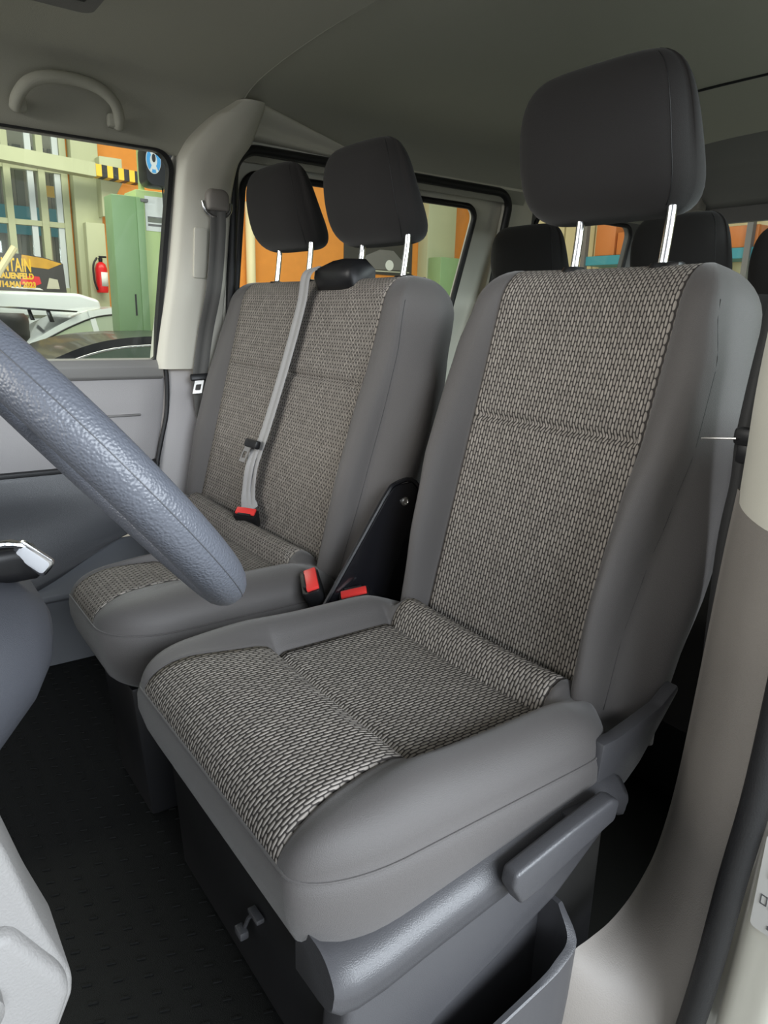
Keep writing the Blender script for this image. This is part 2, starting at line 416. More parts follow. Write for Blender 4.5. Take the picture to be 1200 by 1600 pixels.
def build_cushion(root, cx, P_in, P_fr, Wd, yf, yb, y_mid, zt, zs, z_bot_f, z_bot_b, rc=0.13, bol=0.028, strip_y=0.76, strip_len=.10, cut=None):
    """cut = (x limit, y where the cut-back corner ends) for a cushion whose far front corner is cut away"""
    NP = 12
    def Pw(y): return P_in + (P_fr - P_in) * smooth01((y_mid - .03 - y) / .2)
    def Wh(y):
        t = max(0.0, min(1.0, (y - yf) / rc)); w0 = P_fr + .016
        w = w0 + (Wd - w0) * math.sqrt(max(0, 1 - (1 - t) ** 2))
        t = max(0.0, min(1.0, (yb - .02 - y) / .10)); return w - .075 * (1 - math.sqrt(max(0, 1 - (1 - t) ** 2)))
    def left(y):
        p, w = -Pw(y), -Wh(y)
        if cut:
            q = smooth01((cut[1] - y) / .10); lim = cut[0] - cx + .05 * smooth01((cut[1] - .12 - y) / -.1)
            p = p + (lim - p) * q; w = w + (lim - .018 - w) * q
        return p, w
    rf = 0.085
    def front(y):
        t = max(0.0, min(1.0, (y - yf) / rf)); return math.sqrt(max(0, 1 - (1 - t) ** 2))
    def zpanel(x, y):
        thigh = smooth01((y_mid + .012 - y) / .045)
        z = zt - .010 + .022 * thigh + .004 * math.sin(max(0, min(1, (y - yf) / .2)) * PI)
        z -= .010 * math.exp(-((y - y_mid) / .008) ** 2)
        z -= .006 * math.exp(-((y - strip_y) / .007) ** 2)
        if y > strip_y: z += .040 * math.sin(PI * min(1.15, ((y - strip_y) / strip_len)) ** .8)
        z -= .006 * (1 - (x / P_in) ** 2) * (1 - thigh)
        return z
    def zbol(y):                                       # the bolster's own smooth line, without the panel's steps
        return zt - .002 + .012 * smooth01((y_mid + .10 - y) / .25) - .030 * smooth01((y - strip_y + .03) / .12)
    ys = [yf + rf * (1 - math.cos(PI / 2 * i / 10)) for i in range(11)]
    y = ys[-1]
    ys += [y + (y_mid - .02 - y) * i / 6 for i in range(1, 7)]
    ys += [y_mid + q for q in (-.012, -.007, -.003, 0, .003, .007, .012, .02)]
    a = ys[-1]; ys += [a + (strip_y - .012 - a) * i / 8 for i in range(1, 9)]
    ys += [strip_y + q for q in (-.006, -.002, 0, .003, .007, .014, .025)]
    a = ys[-1]; ys += [a + (yb - a) * i / 5 for i in range(1, 6)]
    ts = [.03, .10, .2, .32, .44, .56, .66, .75, .83, .90, .95, .98, 1.0]
    rows = []; uv = []; vlen = 0.0; prev = None
    for y in ys:
        g = front(y); pl, wl_ = left(y); P = Pw(y); Wv = Wh(y); row = []
        def side(p, w):
            out = []; ze = zpanel(p, y); out.append((p, zs + (ze - .006 - zs) * g))
            for t in ts:
                x = p + (w - p) * t; k = smooth01(t / .30)
                crest = bol * (0.35 + .65 * smooth01((y - yf - .05) / .16)) * smooth01(t / .42)
                e = 1.0 if t < .5 else math.sqrt(max(0, 1 - ((t - .5) / .5) ** 2))
                zb = ze * (1 - k) + zbol(y) * k + crest
                out.append((x, zs + (zb - zs) * e * g))
            return out
        L_ = side(pl, wl_)[::-1]; R_ = side(P, Wv)
        mid = [(pl + (P - pl) * (0.006 + .988 * i / (2 * NP)),) for i in range(2 * NP + 1)]
        mid = [(x, zs + (zpanel(x, y) - zs) * g) for (x,) in mid]
        row = L_ + mid + R_
        zc = mid[NP][1]
        if prev is not None: vlen += math.hypot(y - prev[0], zc - prev[1])
        prev = (y, zc)
        rows.append([Vector((cx + x, y, z)) for x, z in row]); uv.append([(2 + x, vlen + 1.0) for x, z in row])
    nc = len(rows[0]); nh = len(ts); v = [p for r in rows for p in r]; uvs = [q for r in uv for q in r]; f = []; mi = []
    for j in range(len(rows) - 1):
        for i in range(nc - 1):
            f.append([j * nc + i, j * nc + i + 1, (j + 1) * nc + i + 1, (j + 1) * nc + i])
            mi.append(1 if nh <= i < nc - 1 - nh else 0)
    # skirt below the seam, all round
    nrw = len(rows)
    loop = [j * nc for j in range(nrw - 1, -1, -1)] + list(range(1, nc)) + [j * nc + nc - 1 for j in range(1, nrw)] + [(nrw - 1) * nc + i for i in range(nc - 2, 0, -1)]
    top = [v[i].copy() for i in loop]; base = list(loop); L = len(loop)
    for q, (fr, ins) in enumerate(((.04, -.003), (.12, -.006), (.35, -.008), (.65, -.002), (.9, .008), (1.0, .016))):
        new = []
        for p in top:
            zb = z_bot_f + (z_bot_b - z_bot_f) * smooth01((p.y - yf) / (yb - yf))
            c = Vector((cx, (yf + yb) / 2 + .03, 0)); dv = Vector((p.x - c.x, p.y - c.y, 0))
            fwd = smooth01((yf + .10 - p.y) / .10)
            m = Vector((-(1 if dv.x > 0 else -1) * ins * min(1, abs(dv.x) / (Wd * .8)), ins * fwd * 1.0 + .012 * fr * fwd, 0))
            new.append(Vector((p.x, p.y, p.z + (zb - p.z) * fr)) + m)
        st = len(v); v += new; uvs += [(0, 0)] * L
        for i in range(L):
            kx = (i + 1) % L; f.append([base[i], base[kx], st + kx, st + i]); mi.append(0)
        base = [st + i for i in range(L)]
    f.append(base); mi.append(0)
    o = mesh_obj('cushion', v, f, [M_['fabric'], M_['weave']], root, matidx=mi, uvs=uvs)
    edge = [v[j * nc] + Vector((-.0012, 0, 0)) for j in range(nrw - 9, -1, -1)] + [v[i] + Vector((0, -.0012, 0)) for i in range(1, nc)] + [v[j * nc + nc - 1] + Vector((.0012, 0, 0)) for j in range(1, nrw - 8)]
    mesh_obj('piping', *g_tube(edge, 0.0018, 6), M_['fabric'], o)
    return o

def build_headrest(root, cx, yb, zb, w, h, lean, post_dx, post_base, n_post_lean, post_up=0.02, yaw=0.0, post_off=0.0):
    """padded headrest; (yb, zb) is the bottom front edge; leans forward at the top"""
    rings = []; NR = 22
    for j in range(NR + 1):
        t = j / NR; sgn = math.sin((t - .5) * PI)                    # denser towards both ends
        zz = (sgn + 1) / 2
        e = math.sqrt(max(0.0, 1 - abs(2 * zz - 1) ** 4.2))            # rounding at top and bottom
        hw = w / 2 * (0.60 + .40 * e) * (0.98 + .04 * (1 - zz) - .055 * smooth01((zz - .45) / .55))
        if j in (0, NR): hw *= .96
        d0 = -lean * zz + .016 * (2 * zz - 1) ** 2                   # front face
        dep = (.142 - .062 * zz ** 1.4) * (0.30 + .70 * e)
        c0 = d0 + (.142 - .062 * zz ** 1.4) * .5
        ring = []
        for k in range(36):
            a = 2 * PI * k / 36; ca, sa = math.cos(a), math.sin(a); ex = 2 / 4.0
            x = hw * math.copysign(abs(ca) ** ex, ca); d = dep / 2 * math.copysign(abs(sa) ** (2 / 3.0), sa)
            d += .012 * (x / (w / 2)) ** 2 * (1 if d < 0 else -.6)
            ring.append(Vector((cx + x, yb + c0 + d, zb + h * zz)))
        rings.append(ring)
    mt = Matrix.Translation((cx, yb + .05, 0)) @ Matrix.Rotation(yaw, 4, 'Z') @ Matrix.Translation((-cx, -yb - .05, 0))
    rings = [[mt @ p for p in r] for r in rings]
    v, f = g_loft(rings)
    o = mesh_obj('headrest', v, f, M_['fabric_dark'], root)
    seam = []
    for j in range(3, NR - 2):
        r = rings[j]; seam.append(r[32] + Vector((0, -.0004, 0)))
    mesh_obj('headrest_seam', *g_tube(seam, .0005, 5), M_['rubber'], o)
    for sg in (-1, 1):
        x = cx + post_off + sg * post_dx; top = Vector((x, yb + .065, zb + post_up)); bot = Vector((x, post_base[0], post_base[1]))
        pts = catmull([bot, bot + (top - bot) * .6, top + Vector((0, -.004, 0)), top + Vector((0, -.02, .03))], 5)
        mesh_obj('headrest_post', *g_tube(pts, .0075, 12), M_['chrome'], o)
        b = MB(); b.add(g_lathe([(.0, -.02), (.021, -.02), (.022, .004), (.018, .012), (.010, .013), (.0, .013)], bot + Vector((0, 0, -.002)), 2, 18))
        if sg > 0: b.add(g_box(bot + Vector((.026, -.004, .004)), (.026, .022, .016), .005))
        b.build('post_sleeve', M_['black'], o)
    return o

# ------------------------------------------------------------------ the setting: van shell
KT = 0.172
def xw(z, off=0.0): return -0.96 + (KT * (z - .87) if z > .87 else 0.0) + off
def on_wall(pts, off=0.0): return [Vector((xw(z, off), y, z)) for y, z in pts]

# floor with raised dashes
fl = MB(); fl.add(g_span((-1.0, -0.6, -.06), (.80, 3.1, 0)))
for i in range(46):
    for j in range(34):
        x = -.92 + i * .036 + (.018 if j % 2 else 0); y = -.05 + j * .042
        if x > .74 or y > .62: continue
        fl.add(g_box((x, y, .0010), (.0028, .014, .003), rot=Matrix.Rotation(math.radians(-20), 3, 'Z')))
struct(fl.build('floor', M_['floor'], sharp=30), 'black rubber van floor with small raised dashes')
# headliner: one curved shell in front, one behind, meeting at a crease
def liner(y0, y1, raise_=0.0, side=0.0, n=8):
    prof = [(-.862 + side, 1.43), (-.852 + side, 1.50), (-.815 + side, 1.565), (-.74, 1.605), (-.6, 1.628), (-.35, 1.645), (0, 1.65)]
    pr = [(p.x, p.y) for p in catmull([Vector((a, b, 0)) for a, b in prof], 4)]
    pr = pr + [(-x, z) for x, z in pr[:-1]][::-1]
    rows = []
    for i in range(n + 1):
        y = y0 + (y1 - y0) * i / n
        rows.append([Vector((x, y, z + raise_)) for x, z in pr])
    lo = [[p + Vector((0, 0, .03)) if abs(p.x) < .8 else p + Vector((math.copysign(.03, p.x), 0, .01)) for p in r] for r in rows]
    v, f = g_loft(rows, False, False); v2, f2 = g_loft(lo, False, False); k = len(v)
    return v + v2, f + [[i + k for i in q] for q in f2]
cl = MB(); cl.add(liner(-.75, .985))
lip = [(-.856, 1.50), (-.815, 1.565), (-.74, 1.605), (-.6, 1.628), (-.35, 1.645), (0, 1.65), (.35, 1.645), (.6, 1.628), (.74, 1.605)]
cl.add(g_tube(catmull([Vector((a, .985, b + .003)) for a, b in lip], 5), .004, 8))

struct(cl.build('ceiling', M_['liner'], sharp=60), 'olive grey cloth headliner over the front seats')

def rquad(ylt, ylb, yrt, yrb, z0, z1, r, n=8):
    w = (yrt - ylt + yrb - ylb) / 2
    out = []
    for a, b in rrect(0, 0, w, z1 - z0, r, n):
        t = b / (z1 - z0); yl = ylb + (ylt - ylb) * t; yr = yrb + (yrt - yrb) * t
        out.append((yl + (yr - yl) * a / w, z0 + b))
    return out
def outer_of(hole, y0, y1, z0, z1):
    """project each hole point outwards onto the rectangle, corners kept"""
    cy = sum(p[0] for p in hole) / len(hole); cz = sum(p[1] for p in hole) / len(hole); out = []
    for y, z in hole:
        dy, dz = y - cy, z - cz; k = 1e9
        if abs(dy) > 1e-9: k = min(k, ((y1 if dy > 0 else y0) - cy) / dy)
        if abs(dz) > 1e-9: k = min(k, ((z1 if dz > 0 else z0) - cz) / dz)
        out.append((cy + dy * k, cz + dz * k))
    for c in ((y0, z0), (y0, z1), (y1, z0), (y1, z1)):
        i = min(range(len(out)), key=lambda q: (out[q][0] - c[0]) ** 2 + (out[q][1] - c[1]) ** 2); out[i] = c
    return out
def g_frame(hole, outer, P, th):
    """panel with a hole; P maps (a, b, off) to 3-D, th is its thickness"""
    a = [P(*p, 0) for p in hole]; b = [P(*p, 0) for p in outer]; c = [P(*p, th) for p in outer]; d = [P(*p, th) for p in hole]
    return g_loft([a, b, c, d, a], True, False)
PL = lambda y, z, o: Vector((xw(z) + o, y, z))
PR = lambda y, z, o: Vector((-xw(z) - .02 + o, y, z))

# rear headliner; a black tube stands in for the shade in its cross crease
rl = MB(); rl.add(liner(.985, 3.08, .014, 0.004))
struct(mesh_obj('trim_13', *g_tube(catmull([Vector((a, 2.07, b + .012)) for a, b in ((-.30, 1.6455), (0, 1.65), (.35, 1.645), (.6, 1.628), (.74, 1.605))], 5), .0045, 8), M_['black'], sharp=60), 'black tube standing in for the shaded cross crease of the rear headliner')
o = struct(rl.build('ceiling', M_['liner'], sharp=60), 'olive grey cloth headliner over the rear seats'); 

# passenger door
door = empty('door_1', (xw(.5), .3, .3)); struct(door, 'grey panelled front passenger door with dark lower pocket')
def g_sheet(pts_rows):
    return g_loft(pts_rows, False, False)
rows = []
for z, o in ((.53, .0), (.56, .012), (.64, .016), (.72, .016), (.785, .012), (.80, .004), (.806, .004)):
    yr = .727 + (z - .545) * .17 + .012 * math.sin((z - .5) * 9)
    rows.append([Vector((-.96 + o * (1 if 0 < i < 9 else .0), -.55 + (yr + .55) * f, z)) for i, f in enumerate((0, .06, .2, .35, .5, .65, .8, .93, .985, 1.0))])
v, f = g_loft(rows, False, False); mesh_obj('door_panel', v, f, M_['trim_low'], door, sharp=50)
m = MB(); m.add(g_prism([(-.985, .803), (-.952, .803), (-.940, .812), (-.938, .842), (-.946, .862), (-.985, .866)], 1, -.55, .768, .004)); m.build('window_ledge', M_['ledge'], door)
m = MB(); m.add(g_box((-.942, .64, .697), (.012, .10, .006), .002)); m.build('pull_slot', M_['trim_mid'], door)
m = MB(); m.add(g_prism([(-.975, .555), (-.938, .548), (-.938, .535), (-.975, .535)], 1, -.5, .74, .002)); m.build('pocket_gap', M_['rubber'], door)
rows = []
for q in range(15):
    t = q / 14; y = -.45 + 1.19 * t
    flare = 1 - smooth01((y - .15) / .62)
    zl = .20 + .16 * (1 - flare); xi = -.938 + .16 * flare
    row = [Vector((-.958, y, .545)), Vector((-.944, y, .540)), Vector((-.938, y, .520)), Vector((-.936 + .03 * flare, y, .47)), Vector((-.93 + .09 * flare, y, .40)),
           Vector((xi, y, (.40 + zl) / 2 - .03)), Vector((xi + .004, y, zl)), Vector((-.985, y, zl - .02))]
    rows.append(catmull(row, 4))
v, f = g_loft(rows, False, False); mesh_obj('door_pocket', v, f, M_['dash_dark'], door, sharp=60)
seal1 = rquad(-.6, -.6, .790, .745, .862, 1.436, [.055, .02, .02, .012])
mesh_obj('window_seal', *g_frame(seal1, [(y + (.014 if y > .7 else 0), z + (.005 if z > 1.3 else 0)) for y, z in seal1], lambda y, z, o: Vector((xw(z) + .012 + o, y, z)), -.03), M_['rubber'], door, sharp=40)
w1 = struct(mesh_obj('window_1', *g_loft([[PL(y, z, -.004) for y, z in seal1], [PL(y, z, -.008) for y, z in seal1]]), M_['glass'], smooth=False), 'clear glass in the front passenger door')
# black shut gap between door and pillar
gap = [(y, z) for y, z in ((.772, .87), (.778, .80), (.772, .70), (.752, .62), (.735, .55), (.728, .50), (.725, .42))]
struct(mesh_obj('trim_1', *g_tube([Vector((-.944, y, z)) for y, z in catmull([Vector((a, b, 0)) for a, b in gap], 4) and [(p.x, p.y) for p in catmull([Vector((a, b, 0)) for a, b in gap], 4)]], .0075, 8), M_['rubber']), 'black rubber seal behind the passenger door')
# sill trim and riser below the passenger door
st = MB()
st.add(g_prism([(-.98, .30), (-.955, .31), (-.80, .235), (-.782, .222), (-.782, .205), (-.80, .195), (-.80, 0.0), (-.98, 0)], 1, -.5, .92, .004))
struct(st.build('trim_2', M_['sill']), 'blue grey plastic step trim below the passenger door')

# B-pillar cover, upper
def pillar_rows():
    tab = [  # z, y front, y rear, offset inward
        (.835, .757, .965, .050), (.95, .770, .962, .052), (1.127, .795, .965, .052), (1.284, .808, .970, .052), (1.351, .812, .973, .052),
        (1.417, .820, .985, .052), (1.449, .836, 1.001, .053), (1.484, .860, 1.026, .055), (1.536, .908, 1.046, .060), (1.566, .945, 1.056, .070), (1.586, .968, 1.058, .080)]
    rows = []
    for z, a, b, o in tab:
        x = xw(z); w = b - a
        rows.append([Vector((x - .02, a - .02, z)), Vector((x + o * .6, a - .002, z)), Vector((x + o * .92, a + .012, z)), Vector((x + o, a + w * .35, z)), Vector((x + o, a + w * .65, z)),
                     Vector((x + o * .9, b - .018, z)), Vector((x + o * .55, b - .002, z)), Vector((x - .01, b, z))])
    return rows
R = pillar_rows(); rr = []
for i in range(8): rr.append(catmull([r[i] for r in R], 4))
v, f = g_loft([[col[j] for col in rr] for j in range(len(rr[0]))], False, False)
pc = struct(mesh_obj('trim_3', v, f, M_['cream'], sharp=70), 'pale plastic pillar cover behind the passenger door')
m = MB(); m.add(g_prism([(p[0], p[1]) for p in rrect(.846, 1.105, .885, 1.245, .006, 3)], 0, -.862, -.848, .002))
for i, vv in enumerate(m.v): vv.x = vv.x + KT * (vv.z - 1.17) * 1.0 - 0.001
m.build('height_slide', M_['cream'], pc)
# B-pillar cover, lower
rows = []
for z in (.30, .42, .50, .58, .68, .76, .82, .832):
    a = .782 + min(0, z - .78) * .16; b = .985
    o = .022 if z < .825 else .012
    rows.append([Vector((-.985, a, z)), Vector((-.96 + o * .6, a + .002, z)), Vector((-.96 + o, a + .012, z)), Vector((-.96 + o, .86, z)), Vector((-.96 + o, .92, z)), Vector((-.96 + o, b, z)), Vector((-.985, b + .01, z))])
v, f = g_loft(rows, False, False); struct(mesh_obj('trim_4', v, f, M_['trim_low'], sharp=50), 'grey lower pillar trim beside the passenger bench')

# body side behind the pillar: sliding-door aperture, rubber seal, inner frame, glass
apert = rquad(.985, .96, 2.135, 1.985, .30, 1.478, [.07, .07, .05, .05])
wlm = MB()
wlm.add(g_frame(apert, outer_of(apert, .95, 2.26, .0, 1.60), PL, -.03))
struct(wlm.build('wall_left', M_['paint'], sharp=40), 'cream painted body side around the sliding door')
sl = struct(mesh_obj('trim_5', *g_tube([PL(y, z, .006) for y, z in apert], .015, 8, closed=True), M_['rubber'], sharp=60), 'black rubber seal around the sliding door opening')
gl2 = rquad(1.03, 1.02, 1.995, 1.925, .93, 1.42, [.05, .05, .04, .04])
d2 = empty('door_2', (xw(.3), 1.5, .3)); struct(d2, 'cream sliding door with window behind the bench')
mesh_obj('door_panel', *g_frame(gl2, outer_of(gl2, .94, 2.16, .30, 1.50), lambda y, z, o: PL(y, z, o - .032), -.02), M_['paint'], d2, sharp=40)
mesh_obj('window_seal', *g_tube([PL(y, z, -.028) for y, z in gl2], .011, 8, closed=True), M_['rubber'], d2, sharp=60)
struct(mesh_obj('window_2', *g_loft([[PL(y, z, -.040) for y, z in gl2], [PL(y, z, -.044) for y, z in gl2]]), M_['glass'], smooth=False), 'clear glass of the sliding door window')
# painted roof rail where the headliner stops short
rows = []
for q in range(9):
    t = q / 8; y = 1.02 + .33 * t; zt = 1.606 - .074 * t; zb = 1.508 - .012 * t
    rows.append(catmull([Vector((-.90, y, zt)), Vector((-.80 - .028 * t, y, zt - .004)), Vector((-.798 - .03 * t, y, zt - .03 * (1 - .6 * t))), Vector((-.825 - .02 * t, y, (zt + zb) / 2 - .008)), Vector((-.832 - .012 * t, y, zb)), Vector((-.90, y, zb - .01))], 4))
v, f = g_loft(rows, False, False); struct(mesh_obj('trim_6', v, f, M_['paint'], sharp=60), 'glossy cream roof rail beside the pillar cover')

# rear quarter with window, rear wall with window, driver-side body
g3 = rquad(2.30, 2.27, 2.92, 2.92, .93, 1.43, .05)
w3 = MB(); w3.add(g_frame(g3, outer_of(g3, 2.24, 3.10, 0, 1.60), PL, -.03)); struct(w3.build('wall_left', M_['trim_mid'], sharp=40), 'grey trimmed rear quarter wall with a window')
mesh = struct(mesh_obj('trim_7', *g_tube([PL(y, z, .002) for y, z in g3], .009, 8, closed=True), M_['rubber'], sharp=60), 'black seal around the rear quarter window')
struct(mesh_obj('window_3', *g_loft([[PL(y, z, -.010) for y, z in g3], [PL(y, z, -.014) for y, z in g3]]), M_['glass'], smooth=False), 'clear glass of the rear quarter window')
g4 = rrect(-.72, .93, .72, 1.425, .06, 8)
PB = lambda x, z, o: Vector((x, 3.08 + o - .10 * max(0, z - .9), z))
w4 = MB(); w4.add(g_frame(g4, outer_of(g4, -.97, .97, 0, 1.66), PB, .03)); struct(w4.build('wall_rear', M_['trim_mid'], sharp=40), 'grey tailgate trim around the rear window')
struct(mesh_obj('window_4', *g_loft([[PB(x, z, .012) for x, z in g4], [PB(x, z, .016) for x, z in g4]]), M_['glass'], smooth=False), 'clear glass of the rear window')
g5 = rquad(1.05, 1.05, 2.9, 2.9, .92, 1.42, .05)
w5 = MB(); w5.add(g_frame(g5, outer_of(g5, .97, 3.10, 0, 1.60), PR, .03)); struct(w5.build('wall_right', M_['trim_mid'], sharp=40), 'grey trimmed body side behind the driver')
struct(mesh_obj('window_5', *g_loft([[PR(y, z, .012) for y, z in g5], [PR(y, z, .016) for y, z in g5]]), M_['glass'], smooth=False), 'clear glass of the window behind the driver')
# rear header rail with dome lamp
hd = MB(); hd.add(g_prism([(2.55, 1.70), (2.80, 1.600), (2.90, 1.545), (2.96, 1.50), (3.06, 1.475), (3.09, 1.70)], 0, -.80, .80, .01)); struct(hd.build('trim_8', M_['trim_mid'], sharp=40), 'grey header rail above the rear window')

# the driver door stands open beside the seat, hinged at the front pillar
d3 = empty('door_3', (.95, -.12, 0)); struct(d3, 'driver door standing wide open')
hinge = Vector((.97, -.14, 0)); dd = Vector((.86, -.51, 0)).normalized(); dn = Vector((-dd.y, dd.x, 0))
def DP(a, z, o): return hinge + dd * a + dn * o + Vector((0, 0, z))
m = MB(); m.add(g_loft([[DP(a, z, o) for a, z in rrect(0, -.05, 1.05, .87, .06, 4)] for o in (0, -.09)])); m.build('door_panel', M_['trim_low'], d3, sharp=40)
h3 = rrect(.08, .89, .98, 1.40, .08, 5)
mesh_obj('window_frame', *g_frame(h3, outer_of(h3, 0, 1.05, .87, 1.46), lambda a, z, o: DP(a, z, o), -.06), M_['black'], d3, sharp=40)
mesh_obj('window_glass', *g_loft([[DP(a, z, -.03) for a, z in h3], [DP(a, z, -.035) for a, z in h3]]), M_['glass'], d3, smooth=False)
# driver-side B-pillar: cream upper cover, grained lower cover sweeping into the sill, rubber, body
def ribbon(name, rows, material, label, thick=.0, sharp=60):
    cols = [catmull([r[i] for r in rows], 5) for i in range(len(rows[0]))]
    grid = [[c[j] for c in cols] for j in range(len(cols[0]))]
    grid = [catmull(r, 4) for r in grid]
    v, f = g_loft(grid, False, False)
    return struct(mesh_obj(name, v, f, material, sharp=sharp), label)
low = []
for A, B, bulge in (((.814, .925, .803), (.962, .78, .800), .035), ((.811, .92, .70), (.958, .78, .69), .035), ((.803, .92, .48), (.953, .78, .50), .035), ((.796, .918, .33), (.944, .78, .36), .035),
             ((.790, .905, .235), (.938, .78, .275), .032), ((.788, .878, .190), (.934, .78, .21), .026), ((.792, .835, .168), (.930, .78, .15), .018), ((.797, .785, .160), (.926, .776, .10), .012), ((.80, .735, .162), (.922, .768, .05), .008), ((.80, .700, .160), (.918, .758, .0), .004), ((.80, .680, .13), (.914, .745, -.04), .0), ((.80, .668, .06), (.912, .735, -.06), .0), ((.80, .662, -.02), (.91, .73, -.08), .0)):
    A = Vector(A); B = Vector(B); out = Vector((-.3, -.9, .15))
    k = smooth01((.26 - A.z) / .10)
    back = A + Vector((.016 * (1 - k), .034 * (1 - k) + .004 * k, -.006 * (1 - k) - .035 * k))
    low.append([back, A, A.lerp(B, .07) + out * bulge * .16, A.lerp(B, .35) + out * bulge * .55, A.lerp(B, .70) + out * bulge * .55, B])
ribbon('trim_9', low, M_['trim'], 'light grey grained pillar trim sweeping into the driver sill')
up = []
for z in (.792, .800, .86, .95, 1.1, 1.25):
    dx = .05 * (z - .95) if z > .95 else 0
    A = Vector((.822 + dx, .924, z)); B = Vector((.964 + dx, .779, z)); out = Vector((-.3, -.9, .0)); q = .008
    up.append([A + Vector((.016, .034, 0)), A + out * q * .3, A.lerp(B, .07) + out * (.035 * .16 + q), A.lerp(B, .35) + out * (.035 * .55 + q), A.lerp(B, .70) + out * (.035 * .55 + q), B + out * q])
ribbon('trim_10', up, M_['cream'], 'cream upper pillar cover behind the driver seat')
rub = [Vector((.970, .788, .95)), Vector((.969, .786, .70)), Vector((.966, .782, .50)), Vector((.957, .778, .36)), Vector((.949, .776, .22)), Vector((.940, .77, .10)), Vector((.930, .755, -.02))]
rub = catmull(rub, 5)
struct(mesh_obj('trim_11', *g_tube(rub, .0165, 12), M_['rubber'], sharp=60), 'black rubber door seal on the driver pillar')
bd = []
for z in (.95, .7, .5, .36, .22, .08, -.05):
    t = (.95 - z); o = -.012 * smooth01((.55 - z) / .4) - .012 * smooth01((.25 - z) / .3)
    bd.append([Vector((.955 + o, .83, z)), Vector((.972 + o, .806, z)), Vector((.985 + o, .790, z)), Vector((1.01 + o, .786, z)), Vector((1.035 + o, .786, z)), Vector((1.05 + o, .80, z)), Vector((1.055 + o, .86, z))])
body = ribbon('wall_right', bd, M_['paint'], 'cream painted outer door pillar with a sticker')
stk = MB(); stk.add(g_prism([(a, b) for a, b in rrect(.986, .322, 1.030, .450, .006, 4)], 1, .7752, .7765))
sk = stk.build('pressure_sticker', M_['sticker'], sharp=30); tag(sk, 'small grey information sticker on the cream door pillar', 'sticker')
def ring_rect(x0, z0, x1, z1, w):
    ic = MB(); P = lambda a, b, o: Vector((a, .7745 + o, b))
    h = rrect(x0 + w, z0 + w, x1 - w, z1 - w, .0015, 4); ic.add(g_frame(h, outer_of(h, x0, x1, z0, z1), P, .0008)); ic.build('pictogram', M_['ink'], sk)
ring_rect(.992, .358, 1.000, .371, .0012); ring_rect(.996, .395, 1.018, .432, .0012)
for a, b in (((1.004, .7745, .364), (1.011, .7753, .369)), ((1.003, .7745, .356), (1.010, .7753, .361)), ((1.005, .7745, .330), (1.009, .7753, .335)), ((1.0125, .7745, .324), (1.0135, .7753, .345))):
    mesh_obj('pictogram', *g_span(a, b), M_['ink'], sk, smooth=False)

# ------------------------------------------------------------------ driver seat
ds = empty('driver_seat', (.458, .6, 0), 'grey driver seat with woven centre panels beside the open door', 'car seat')
build_cushion(ds, .460, .190, .226, .297, .303, .86, .522, .455, .42, .30, .335, rc=.13, bol=.030, strip_y=.765, strip_len=.098)
bo, bu, bn = build_backrest(ds, .458, .186, [(-.1, .240), (0, .238), (.10, .236), (.22, .246), (.30, .258), (.40, .270), (.52, .268), (.60, .248), (.70, .235)],
               [(-.1, .275), (.08, .285), (.20, .298), (.32, .303), (.42, .298), (.52, .282), (.60, .268), (.70, .258)],
               [(-.1, .02), (.02, .045), (.15, .058), (.30, .055), (.42, .036), (.52, .022), (.62, .012), (.7, .008)],
               .852, .45, .24, -.06, .682, .398)
def post_base(y0, k, s, off):
    th = math.atan(k); return (y0 + s * math.sin(th) + off * math.cos(th), .45 + s * math.cos(th) - off * math.sin(th))
build_headrest(ds, .432, 1.008, 1.179, .345, .227, .035, .089, post_base(.852, .24, .675, .055), 0, post_off=.043)
# plastic base: side cover with ledge, front apron, reclining fin
prof = [(.345, .330), (.40, .322), (.50, .334), (.62, .348), (.75, .362), (.80, .362), (.815, .335), (.79, .310), (.755, .286), (.688, .240), (.58, .200), (.479, .166), (.40, .12), (.37, .0), (.345, .0), (.335, .2)]
m = MB(); m.add(g_prism(prof, 0, .722, .775, .012, 3)); base = m.build('side_cover', M_['plastic'], ds, sharp=60)
led = []
for y, z in ((.318, .330), (.330, .318), (.352, .312), (.39, .314), (.45, .325), (.557, .341), (.66, .356), (.75, .368), (.80, .370), (.815, .360)):
    led.append([Vector((.700, y, z + .022)), Vector((.745, y, z + .024)), Vector((.764, y, z + .018)), Vector((.776, y, z + .007)), Vector((.783, y, z - .006)), Vector((.782, y, z - .02)), Vector((.770, y, z - .045)), Vector((.70, y, z - .05))])
led = [catmull(r, 3) for r in led]
v, f = g_loft(led); mesh_obj('cover_ledge', v, f, M_['plastic'], ds, sharp=75)
m = MB(); m.add(g_prism([(.345, .29), (.36, .05), (.40, 0), (.86, 0), (.86, .30), (.40, .29)], 0, .205, .722, .01)); m.build('seat_box', M_['black'], ds)
m = MB(); m.add(g_prism([(.76, .366), (.80, .350), (.835, .358), (.866, .382), (.905, .430), (.943, .476), (.940, .486), (.90, .462), (.85, .452), (.804, .444), (.77, .444)], 0, .742, .764, .004)); m.build('recliner_cover', M_['plastic'], ds)
m = MB()
m.add(g_prism([(.553, .350), (.556, .371), (.65, .389), (.735, .402), (.752, .393), (.746, .364), (.68, .348), (.60, .324), (.570, .320)], 0, .787, .812, .006, 3))
m.add(g_box((.780, .72, .366), (.03, .07, .022), .004))
lev = m.build('height_lever', M_['plastic'], ds, sharp=60)
tag(lev, 'long dark grey lever on the side of the driver seat base')
